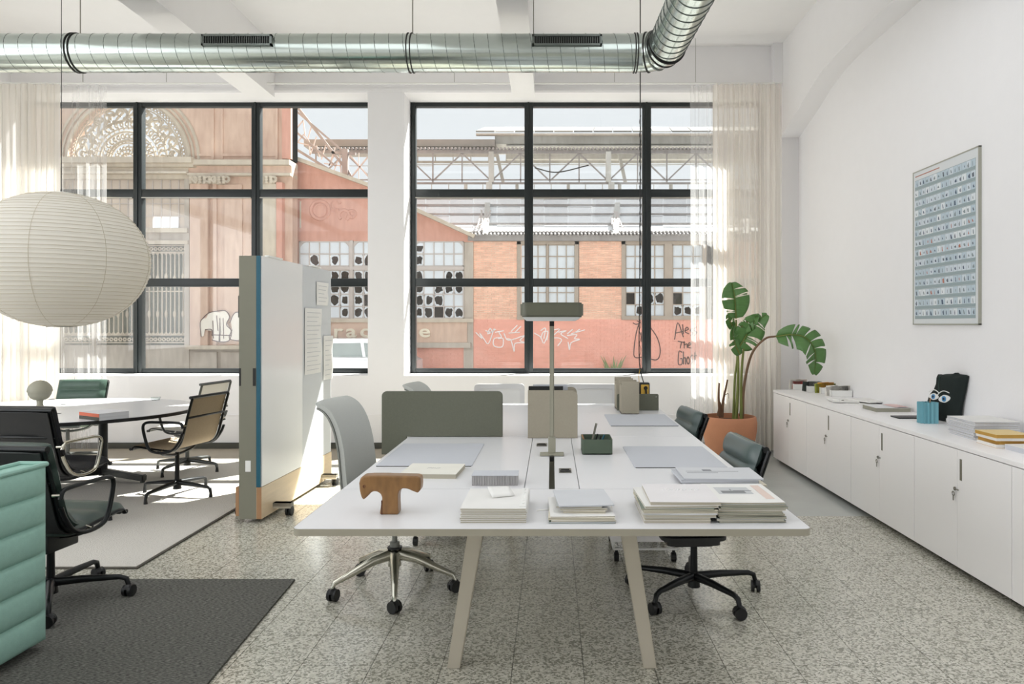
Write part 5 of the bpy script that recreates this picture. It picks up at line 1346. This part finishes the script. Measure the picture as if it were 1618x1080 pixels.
for i in range(26):
    x = 655 + i * 27; TB(x, 291, x, 312, 5 if i % 3 == 0 else 1.2, 'short_post', M['ext_zinc'], YT + .3)
a = bez([Vector((W(845, 266, YT)[0], YT - .1, W(845, 266, YT)[1])), Vector((W(880, 273, YT)[0], YT - .1, W(880, 273, YT)[1])), Vector((W(930, 262, YT)[0], YT - .1, W(930, 262, YT)[1]))], 8)
MB().tube(a, .02, n=5).build('hanging_wire', M['ext_dark'], sk)
def slabp(px0, px1, py0, py1, Y, dep, m_, name): 
    b = MB(); fb(b, px0, px1, py0, py1, Y, dep); return b.build(name, m_, sk, smooth=0)
slabp(480, 782, 220, 231, YT + .2, 1.5, mat('dull_fascia', (150, 142, 134), .8, var=.15, scale=3), 'fascia')
slabp(782, 1340, 214, 227, YT + .6, 1.5, M['ext_zinc'], 'fascia')
slabp(800, 1340, 229, 231, YT + .6, .2, M['ext_zinc'], 'rail'); slabp(800, 1340, 243, 251, YT + 1.2, .3, M['ext_zinc'], 'rear_fascia')
b = MB()
for i in range(140):
    px = 492 + i * 6; z = W(px, 236, YT)[1]; x = W(px, 236, YT)[0]; b.tube([(x, YT - .15, z), (x, YT + .6, z + .1)], .042, n=6)
b.build('corrugated_edge', M['ext_steel'], sk, kind='stuff')
for i in range(20):
    p0 = 758 + i * 30; m_ = [mat('old_sheet_a', (128, 126, 120), .8), mat('old_sheet_b', (150, 144, 134), .8), mat('old_sheet_c', (190, 188, 184), .8), mat('old_sheet_a', (0, 0, 0)), mat('old_sheet_d', (112, 110, 106), .8)][rr.randrange(5)]
    b = MB(); a_ = W(p0 + 5, 202.5, YT + 1); c_ = W(p0 + 34, 202.5, YT + 1); z0 = W(0, 210, YT + .3)[1]; z1 = W(0, 202.5, YT + 1.8)[1]
    V = [(a_[0] - .15, YT + .2, z0), (c_[0] - .17, YT + .2, z0), (c_[0], YT + 1.8, z1), (a_[0], YT + 1.8, z1)]
    A = [b._v(v) for v in V]; B = [b._v(Vector(v) + Vector((0, 0, .05))) for v in V]; b.b.faces.new(A[::-1]); b.b.faces.new(B)
    for k in range(4): b.b.faces.new((A[k], A[(k + 1) % 4], B[(k + 1) % 4], B[k]))
    b.build('roof_sheet', m_, sk, smooth=0)
slabp(752, 1340, 210.5, 213, YT + .15, .15, M['ext_grey'], 'eaves_rail')
# leaning broken truss beside the gate building
YG = 22.0
for l in ((469, 168, 546, 266, 4), (462, 170, 548, 244, 3), (462, 203, 530, 262, 3), (462, 232, 572, 300, 4), (524, 241, 562, 243, 4), (546, 236, 546, 292, 9), (552, 244, 582, 279, 2), (552, 284, 582, 247, 2), (567, 241, 567, 290, 1), (548, 288, 584, 291, 4), (546, 262, 566, 300, 3),
          (479, 190, 467, 205, 1.5), (479, 190, 482, 212, 1.5), (492, 200, 487, 218, 1.5), (470, 225, 480, 212, 1.5), (488, 222, 480, 212, 1.5), (490, 245, 488, 222, 1.5), (500, 230, 505, 248, 1.5), (508, 252, 515, 228, 1.5), (520, 262, 528, 245, 1.5), (535, 250, 528, 270, 1.5), (470, 225, 500, 232, 1.5), (512, 258, 538, 262, 1.5), (500, 216, 490, 245, 1.5), (530, 232, 520, 262, 1.5), (537, 244, 540, 290, 1.5)):
    TB(l[0], l[1], l[2], l[3], l[4], 'truss_member', M['ext_steel'] if l[4] > 2 else M['ext_frame'], YG)
# ---- rusty stucco hall with gable and large broken window
def _hall_back(p):
    b = MB(); x0, z1 = W(470, 382, YF); x1, z0 = W(748, 505, YF); b.box(x0, x1, YF + 1.0, YF + 1.05, z0 - .3, z1).build('dark_backing', M['ext_dark'], p, smooth=0)  # dark sheet standing in for the shade inside the hall
hall = empty('stucco_hall', label='rust red stucco hall with sloping gable and big broken window grid', cat='building')
YH = 19.9
_hall_back(hall)
bricks(hall, 655, 733, 549, 640, YF - .02, M['ext_pink'], 5, ST, 'painted_bricks')
def poly(b, pts, Y, dep, proud=0): 
    b.prism([W(p[0], p[1], Y) for p in pts], 'y', Y - proud, Y + dep); return b
poly(MB(), [(438, 382), (438, 243), (600, 302), (660, 335), (748, 374), (748, 382)], YH, .3).build('gable_wall', M['ext_rust'], hall, smooth=0)
for (x0, y0, x1, y1) in ((438, 240, 602, 300), (600, 300, 660, 333), (658, 332, 750, 374)):
    a = W(x0, y0, YH); c = W(x1, y1, YH); MB().bar((a[0], YH - .02, a[1]), (c[0], YH - .02, c[1]), .1, .34, up=(0, 1, 0)).build('raking_cornice', M['ext_stone'], hall, smooth=0)
b = MB(); fb(b, 438, 472, 382, 640, YH, .3); b.build('wall_strip', M['ext_rust'], hall, smooth=0)
b = MB(); fb(b, 472, 748, 503, 509, YH, .3, .05); b.build('window_sill', M['ext_stone'], hall, smooth=0)
b = MB(); fb(b, 472, 738, 509, 541, YH, .3); b.build('sign_band', M['ext_brown'], hall, smooth=0)
b = MB(); fb(b, 472, 744, 541, 549, YH, .3, .09); b.build('lower_ledge', M['ext_grey'], hall, smooth=0)
x0, z1 = W(438, 549, YH); x1, _ = W(655, 549, YH); MB().box(x0, x1, YH + .02, YH + .3, ST, z1).build('base_wall', M['ext_pink'], hall, smooth=0)
def brk(c, r, rd):
    if r <= 1: return 1 if rd.random() < .08 else 0
    if r == 2: return 1 if rd.random() < .65 else 0
    return 1 if rd.random() < .86 else (2 if rd.random() < .4 else 0)
for k, (p0, p1) in enumerate(((473, 553), (558, 640), (654, 733))):
    if k: b = MB(); q0 = ((473, 553), (558, 640), (654, 733))[k - 1][1]; fb(b, q0, p0, 380, 503, YH, .12, .05); b.build('window_post', M['ext_frame'], hall, smooth=0)
    win_grid(hall, p0, p1, 381, 421, YH + .02, 5, 2, M['ext_frame'], brk, 30 + k, .8, arch=True)
    b = MB(); fb(b, p0, p1, 421, 426, YH, .1, .04); b.build('window_transom', M['ext_frame'], hall, smooth=0)
    def brl(c, r, rd): return brk(c, r + 2, rd)
    win_grid(hall, p0, p1, 426, 503, YH + .02, 5, 4, M['ext_frame'], brl, 40 + k, .8)
def text(s, px, py, hpx, Y, m_, parent, name='letter', wide=1.0):
    for i, ch in enumerate(s):
        if ch == ' ': continue
        cu = bpy.data.curves.new(name, 'FONT'); cu.body = ch; cu.extrude = .02; cu.bevel_depth = .004; cu.size = hpx * Y / F * 1.55; cu.align_x = 'CENTER'; cu.offset = .006
        o = bpy.data.objects.new(name, cu); COL.objects.link(o); x, z = W(px[i], py, Y)
        bpy.context.view_layer.update()
        me = bpy.data.meshes.new_from_object(o.evaluated_get(bpy.context.evaluated_depsgraph_get())); bpy.data.objects.remove(o)
        o = bpy.data.objects.new(name, me); COL.objects.link(o); me.materials.clear(); me.materials.append(m_)
        o.location = (x, Y, z); o.rotation_euler = (R(90), 0, 0); o.scale = (wide, 1, 1); o.parent = parent
text('rac', (534, 555, 577), 532, 18, YH - .02, M['letter'], hall, wide=1.35); text('e', (671,), 532, 18, YH - .02, M['letter'], hall, wide=1.35)
# relief scroll on the gable
b = MB()
def ring(b, px, py, r, Y, w_=.03, a0=0, a1=360, n=22):
    c = W(px, py, Y); k = Y / F
    b.tube([(c[0] + r * k * math.cos(R(a0 + (a1 - a0) * i / n)), Y, c[1] + r * k * math.sin(R(a0 + (a1 - a0) * i / n))) for i in range(n + 1)], w_, n=5)
ring(b, 506, 332, 15, YH, .04); ring(b, 506, 332, 10, YH, .03); ring(b, 532, 325, 7, YH, .05, 30, 300); ring(b, 544, 340, 8, YH, .05, -60, 230); ring(b, 556, 338, 6, YH, .04); ring(b, 553, 345, 4, YH, .05, 0, 200)
b.build('scroll_relief', M['ext_rust'], hall, kind='stuff')
b = MB(); fb(b, 474, 476, 318, 360, YH, .02, .03); b.build('panel_moulding', M['ext_stone'], hall, smooth=0)

# ---- ornate gate building
gate = empty('ornate_gate_building', label='weathered ornate stucco building with half round filigree fanlight', cat='building')
YO = 19.3; kO = YO / F
ar = [(202 + 95 * math.cos(R(a)), 252 - 95 * math.sin(R(a))) for a in range(0, 181, 6)]
poly(MB(), [(-420, 252), (-420, -160), (462, -160), (462, 252)] + ar, YO, .4).build('arch_wall', M['ext_brown'], gate, smooth=0)
b = MB()
for r_, w_ in ((97, .05), (104, .03), (112, .04)): ring(b, 202, 252, r_, YO - .02, w_, 0, 180, 40)
b.build('archivolt', M['ext_stone'], gate)
b = MB(); cxx, czz = W(202, 252, YO)
b = MB(); Yf = YO + .15
for r_, w_ in ((94, .035), (84, .02), (62, .028), (50, .02), (44, .03), (30, .035), (26, .02), (10, .03)): ring(b, 202, 252, r_, Yf, w_, 0, 180, 36)
k_ = YO / F
for ra_, rb_, n_, sc_ in ((10, 26, 11, 2.6), (30, 44, 17, 3.4), (50, 62, 21, 3.6)):
    for i in range(n_):
        a = R(180 * (i + .5) / n_); rm = (ra_ + rb_) / 2
        ring(b, 202 + rm * math.cos(a), 252 - rm * math.sin(a), sc_, Yf, .022, math.degrees(a) - 30, math.degrees(a) + 210, 8)
    for i in range(n_ + 1):
        a = R(180 * i / n_); 
        b.tube([(cxx + ra_ * k_ * math.cos(a), Yf, czz + ra_ * k_ * math.sin(a)), (cxx + rb_ * k_ * math.cos(a), Yf, czz + rb_ * k_ * math.sin(a))], .02, n=4)
for i in range(12):
    a = R(180 * (i + .5) / 12); rm = 73
    px, py = 202 + rm * math.cos(a), 252 - rm * math.sin(a); sgn = 1 if i % 2 else -1
    ring(b, px, py, 8.5, Yf, .03, math.degrees(a) - 100 * sgn, math.degrees(a) + 170 * sgn, 12); ring(b, px + 2 * sgn, py, 4, Yf, .03, 0, 290, 8)
    a = R(180 * i / 12)
    P = [Vector((cxx + (62 + 22 * t) * k_ * math.cos(a + .09 * math.sin(t * 6.28)), Yf, czz + (62 + 22 * t) * k_ * math.sin(a + .09 * math.sin(t * 6.28)))) for t in (j / 8 for j in range(9))]
    b.tube(P, .035, n=4)
    for t, s_ in ((67, .05), (79, .045)):
        for d_ in (-.1, .1): b.sphere((cxx + t * k_ * math.cos(a + d_), Yf, czz + t * k_ * math.sin(a + d_)), s_, 1, .4, 1.3, 6, 4)
for i in range(46):
    a = R(180 * (i + .5) / 46); ring(b, 202 + 89 * math.cos(a), 252 - 89 * math.sin(a), 2.7, Yf, .018, 0, 360, 6)
b.build('filigree', M['ext_stone'], gate, kind='stuff')
def ob(px0, px1, py0, py1, proud, name, m_=None, dep=.4):
    b = MB(); fb(b, px0, px1, py0, py1, YO, dep, proud); return b.build(name, m_ or M['ext_stone'], gate, smooth=0)
ob(-420, 312, 252, 261, .34, 'cornice'); ob(-420, 312, 261, 266, .22, 'cornice'); ob(-420, 300, 266, 273, .1, 'frieze'); ob(-420, 300, 273, 276, .2, 'cornice'); ob(-420, 300, 276, 283, .05, 'frieze')
ob(312, 462, 255, 263, .24, 'cornice', M['ext_stone']); ob(300, 462, 263, 275, .06, 'frieze', M['ext_brown']); ob(300, 462, 275, 279, .16, 'cornice')
for x0_, x1_, pr_ in ((335, 339, .05), (350, 353, .04), (448, 462, .12), (436, 440, .06)): ob(x0_, x1_, -100, 252, pr_, 'wall_moulding', M['ext_rust'] if x0_ > 440 else M['ext_brown'])
ob(310, 335, 243, 247, .04, 'wall_moulding', M['ext_brown']); ob(353, 436, 243, 247, .04, 'wall_moulding', M['ext_brown'])
# lower storey
ob(300, 462, 279, 545, 0, 'pilaster_wall', M['ext_brown'])
ob(304, 332, 292, 545, .14, 'pilaster', M['ext_brown']); ob(338, 344, 292, 545, .08, 'pilaster_strip', M['ext_brown']); ob(356, 384, 292, 545, .06, 'pilaster', M['ext_brown']); ob(404, 440, 292, 545, .16, 'pilaster', M['ext_stone']); ob(441, 450, 290, 560, .2, 'pilaster_strip', M['ext_rust'])
for cx_ in (318, 348, 422):
    ob(cx_ - 15 if cx_ != 348 else 338, cx_ + 15 if cx_ != 348 else 356, 279, 292, .16, 'capital_block')
    b = MB()
    for i in range(4):
        for j in range(3): b.sphere(((cx_ - 11 + 7.3 * i - CX) * kO, YO - .2, H + (CY - 282 - 4 * j) * kO), .055, 1, .8, .8, 8, 5)
    ring(b, cx_ - 10, 283, 4, YO - .2, .035); ring(b, cx_ + 10, 283, 4, YO - .2, .035); b.build('capital_ornament', M['ext_stone'], gate, kind='stuff')
ob(300, 470, 545, 551, .26, 'base_ledge', M['ext_stone'])
x0, z1 = W(300, 551, YO); x1, _ = W(470, 551, YO); MB().box(x0, x1, YO, YO + .4, ST, z1).build('pedestal_wall', M['ext_grey'], gate, smooth=0)
for p0, p1 in ((310, 345), (352, 392), (402, 446)):
    a, z1 = W(p0, 556, YO); c, _ = W(p1, 0, YO); MB().box(a, c, YO - .1, YO, ST, z1).build('pedestal_panel', M['ext_grey'], gate, smooth=0)
# bays with panes above and iron grille below
def brg(c, r, rd): return 2 if (r == 3 and rd.random() < .7) else 0
for i, (p0, p1, cl) in enumerate(((228, 297, 5), (150, 216, 5), (100, 146, 3), (20, 92, 5))):
    win_grid(gate, p0, p1, 283, 361, YO + .08, cl, 4, M['ext_frame'], brg, 70 + i, .6, pane=mat('dusty_pane', (200, 184, 168), .4, var=.15, scale=2))
    ob(p0 - 2, p1 + 2, 361, 368, .12, 'transom_ledge'); ob(p0, p1, 368, 380, -.02, 'plain_panel', M['ext_grey']); ob(p0 - 2, p1 + 2, 380, 386, .08, 'ledge')
    g = MB(); Yg = YO + .05; n_ = max(3, round((p1 - p0) / 7.2))
    for j in range(n_ + 1):
        x = p0 + 1 + (p1 - p0 - 2) * j / n_; fb(g, x - .7, x + .7, 399, 528, Yg, .03)
        if j % 2: c = W(x, 437 if j % 4 == 1 else 440, Yg); g.sphere((c[0], Yg, c[1]), .045, 1, .6, 2.2, 6, 6); c = W(x, 496, Yg); g.sphere((c[0], Yg, c[1]), .045, 1, .6, 2.2, 6, 6)
        if j < n_:
            xm = x + (p1 - p0 - 2) / n_ / 2
            ring(g, xm, 402, 2.8, Yg, .02, 0, 180, 6); ring(g, xm, 525, 2.8, Yg, .02, 180, 360, 6); ring(g, xm, 393, 2.4, Yg, .02, 0, 360, 6); ring(g, xm, 536, 2.4, Yg, .02, 0, 360, 6)
    for yy in (388, 398, 460, 529, 541): fb(g, p0, p1, yy - .9, yy + .9, Yg, .035)
    g.build('iron_grille', M['ext_stone'], gate, kind='stuff')
    ob(p0, p1, 386, 545, -.3, 'shutter', mat('grey_shutter', (122, 122, 110), .7, var=.2, scale=3))
    x0, z1 = W(p0, 545, YO); x1, _ = W(p1, 0, YO); MB().box(x0, x1, YO + .05, YO + .4, ST, z1).build('door_panel', M['ext_grey'], gate, smooth=0)
for p0, p1 in ((292.5, 300), (216, 228), (146, 150), (92, 100), (-420, 20)):
    x0, z1 = W(p0, 283, YO); x1, _ = W(p1, 0, YO); MB().box(x0, x1, YO - .04, YO + .4, ST, z1).build('jamb', M['ext_grey'] if p0 > 0 else M['ext_brown'], gate, smooth=0)
# ---- graffiti on the walls
def S8(pts): return [(720 + p[0] / 3.946, 360 + p[1] / 3.946) for p in pts]
def spray(name, lines, Y, m_, parent, w_=.016):
    b = MB()
    for ln_ in lines:
        P = [Vector((W(p[0], p[1], Y)[0], Y, W(p[0], p[1], Y)[1])) for p in ln_]
        b.tube(bez(P, 4) if len(P) > 2 else P, w_, n=5)
    b.build(name, m_, parent, smooth=60)
Yg = YF - .012
tagw = [[(125, 650), (165, 690), (150, 655), (175, 690), (205, 720), (240, 625)], [(185, 640), (225, 650), (215, 625), (200, 660), (250, 630)], [(245, 650), (300, 640), (270, 650), (285, 680), (240, 690), (240, 735), (290, 740), (295, 690), (265, 690)], [(300, 655), (330, 700), (430, 670), (400, 700), (430, 715), (370, 720), (365, 770), (345, 700), (320, 690)], [(330, 655), (400, 650)], [(345, 645), (385, 605)], [(370, 650), (408, 612)]]
spray('white_tag', [S8(l) for l in tagw], Yg, M['spray_white'], wing)
tagw = [[(490, 655), (530, 680), (550, 720), (575, 650), (545, 650), (530, 690)], [(530, 640), (560, 625), (550, 690)], [(575, 640), (570, 700)], [(590, 640), (650, 630), (600, 680), (640, 685), (660, 700), (636, 735)], [(640, 650), (690, 640), (655, 660), (700, 690)], [(695, 670), (755, 665), (740, 690), (775, 695), (720, 715), (710, 760), (700, 710)], [(695, 660), (730, 632)], [(720, 660), (805, 635)], [(740, 655), (775, 630)]]
spray('white_tag', [S8(l) for l in tagw], Yg, M['spray_white'], wing)
spray('dark_outline', [S8(l) for l in ([(1145, 590), (1125, 660), (1112, 760), (1118, 805), (1165, 805)], [(1215, 620), (1255, 680), (1275, 750), (1270, 800), (1250, 822), (1205, 815)], [(1105, 590), (1125, 600), (1150, 590), (1130, 578)], [(1155, 650), (1160, 710)])], Yg, M['spray_dark'], wing, .014)
ale = [[(1365, 695), (1385, 590), (1420, 680)], [(1370, 655), (1415, 645)], [(1415, 600), (1420, 660)], [(1432, 640), (1452, 630), (1440, 618), (1430, 645), (1455, 660)], [(1475, 625), (1462, 640), (1480, 655), (1465, 672)], [(1500, 615), (1486, 635), (1503, 650), (1490, 670)],
       [(1385, 705), (1430, 715)], [(1408, 710), (1400, 750)], [(1425, 705), (1425, 750)], [(1425, 730), (1442, 722), (1445, 748)], [(1450, 735), (1468, 722), (1455, 715), (1450, 742), (1470, 748)],
       [(1412, 775), (1392, 770), (1388, 845), (1410, 848), (1412, 815), (1400, 815)], [(1420, 770), (1420, 850)], [(1420, 815), (1432, 808), (1434, 850)], [(1448, 800), (1440, 825), (1450, 848), (1460, 825), (1448, 800)], [(1478, 790), (1466, 805), (1480, 825), (1468, 850)], [(1492, 775), (1492, 850), (1500, 852)], [(1484, 798), (1503, 795)]]
spray('dark_writing', [S8(l) for l in ale], Yg, M['spray_dark'], wing, .014)
# bubble lettering on the gate building's pilaster
def S4(p): return (100 + p[0] / 4.91, 380 + p[1] / 4.91)
Yb = YO - .17
b = MB()
for pts in ([(1070, 745), (1062, 640), (1075, 605), (1110, 600), (1130, 560), (1180, 545), (1215, 560), (1225, 700), (1215, 780), (1160, 770), (1155, 700), (1100, 690), (1090, 740)],
            [(1215, 550), (1260, 545), (1290, 590), (1270, 640), (1300, 700), (1290, 770), (1240, 790), (1205, 780), (1215, 650)],
            [(1300, 610), (1330, 560), (1370, 555), (1390, 620), (1380, 760), (1330, 780), (1290, 760), (1310, 690)]):
    b.prism([W(*S4(p), Yb) for p in pts], 'y', Yb - .012, Yb)
b.build('bubble_lettering', mat('bubble_white', (232, 224, 212), .8, var=.05), gate, smooth=0)
spray('bubble_outline', [[S4(p) for p in l] for l in ([(1070, 745), (1062, 640), (1085, 600), (1130, 560), (1200, 545), (1260, 545), (1290, 590), (1265, 650), (1305, 700), (1285, 775), (1215, 785), (1155, 770)], [(1215, 600), (1215, 780)], [(1160, 620), (1165, 760)], [(1100, 690), (1150, 690), (1155, 740)], [(1190, 580), (1200, 700)], [(1240, 600), (1245, 760)], [(1290, 640), (1330, 560), (1390, 560)], [(1310, 690), (1290, 760), (1380, 780)], [(1150, 730), (1300, 735)])], Yb - .015, M['spray_dark'], gate, .012)
# weed at the wall's foot
b = MB(); c = W(968, 583, YF - .2)
for i in range(26):
    a = rr.uniform(0, 6.28); h = rr.uniform(.45, .85); dx = math.cos(a) * h * .45; gz = ST + .12
    b.tube([(c[0], YF - .25, gz), (c[0] + dx * .5, YF - .25, gz + h * .6), (c[0] + dx, YF - .27, gz + h)], .02, n=4, rads=[.01, .03, .004])
b.build('weeds', mat('dry_weed', (150, 160, 116), .8), kind='stuff', label='dusty green weeds against the salmon brick wall', cat='weeds')
# ---- parked car
CYc = 17.3; kc = CYc / F
car = empty('parked_car', label='silver hatchback car parked across the street, seen beside the pillar', cat='car')
xc0, xc1 = -7.5, -3.35
zr = W(0, 535, CYc)[1]
bodyp = [(xc0, ST + .28), (xc0 + .02, ST + .75), (xc0 + .12, ST + .92), (xc0 + 1.0, ST + 1.0), (xc1 - .25, ST + 1.0), (xc1 - .02, ST + .9), (xc1, ST + .3), (xc1 - .35, ST + .2), (xc0 + .3, ST + .2)]
MB().prism(bodyp, 'y', CYc, CYc + 1.65, .06).build('body', M['carpaint'], car, smooth=40)
cab_ = [(xc0 + .85, ST + .97), (xc0 + 1.45, zr - .06), (xc0 + 1.75, zr), (xc1 - .95, zr), (xc1 - .6, zr - .06), (xc1 - .12, ST + .97)]
MB().prism(cab_, 'y', CYc + .12, CYc + 1.53, .05).build('cabin_roof', M['carpaint'], car, smooth=40)
gl = [(xc0 + 1.08, ST + 1.02), (xc0 + 1.5, zr - .12), (xc1 - 1.25, zr - .1), (xc1 - 1.2, ST + 1.02)]
MB().prism(gl, 'y', CYc + .105, CYc + .13).build('side_window', M['carglass'], car, smooth=0)
gl = [(xc1 - 1.12, ST + 1.02), (xc1 - 1.17, zr - .1), (xc1 - .75, zr - .12), (xc1 - .4, ST + 1.02)]
MB().prism(gl, 'y', CYc + .105, CYc + .13).build('rear_side_window', M['carglass'], car, smooth=0)
MB().box(xc0 + 1.9, xc0 + 1.96, CYc + .1, CYc + .12, ST + 1.0, zr - .08).build('window_pillar', M['black'], car, smooth=0)
MB().box(xc1 - 1.5, xc1 - 1.3, CYc - .02, CYc, ST + .86, ST + .89).build('door_handle', M['carpaint'], car)
for x in (xc0 + .75, xc1 - .75):
    wl = MB().cyl((x, CYc - .01, ST + .31), (x, CYc + .2, ST + .31), .31, n=28).build('wheel', M['black'], car); MB().cyl((x, CYc - .02, ST + .31), (x, CYc - .01, ST + .31), .2, n=20).build('rim', M['chrome'], wl)
    wl = MB().cyl((x, CYc + 1.45, ST + .31), (x, CYc + 1.66, ST + .31), .31, n=28).build('wheel', M['black'], car)
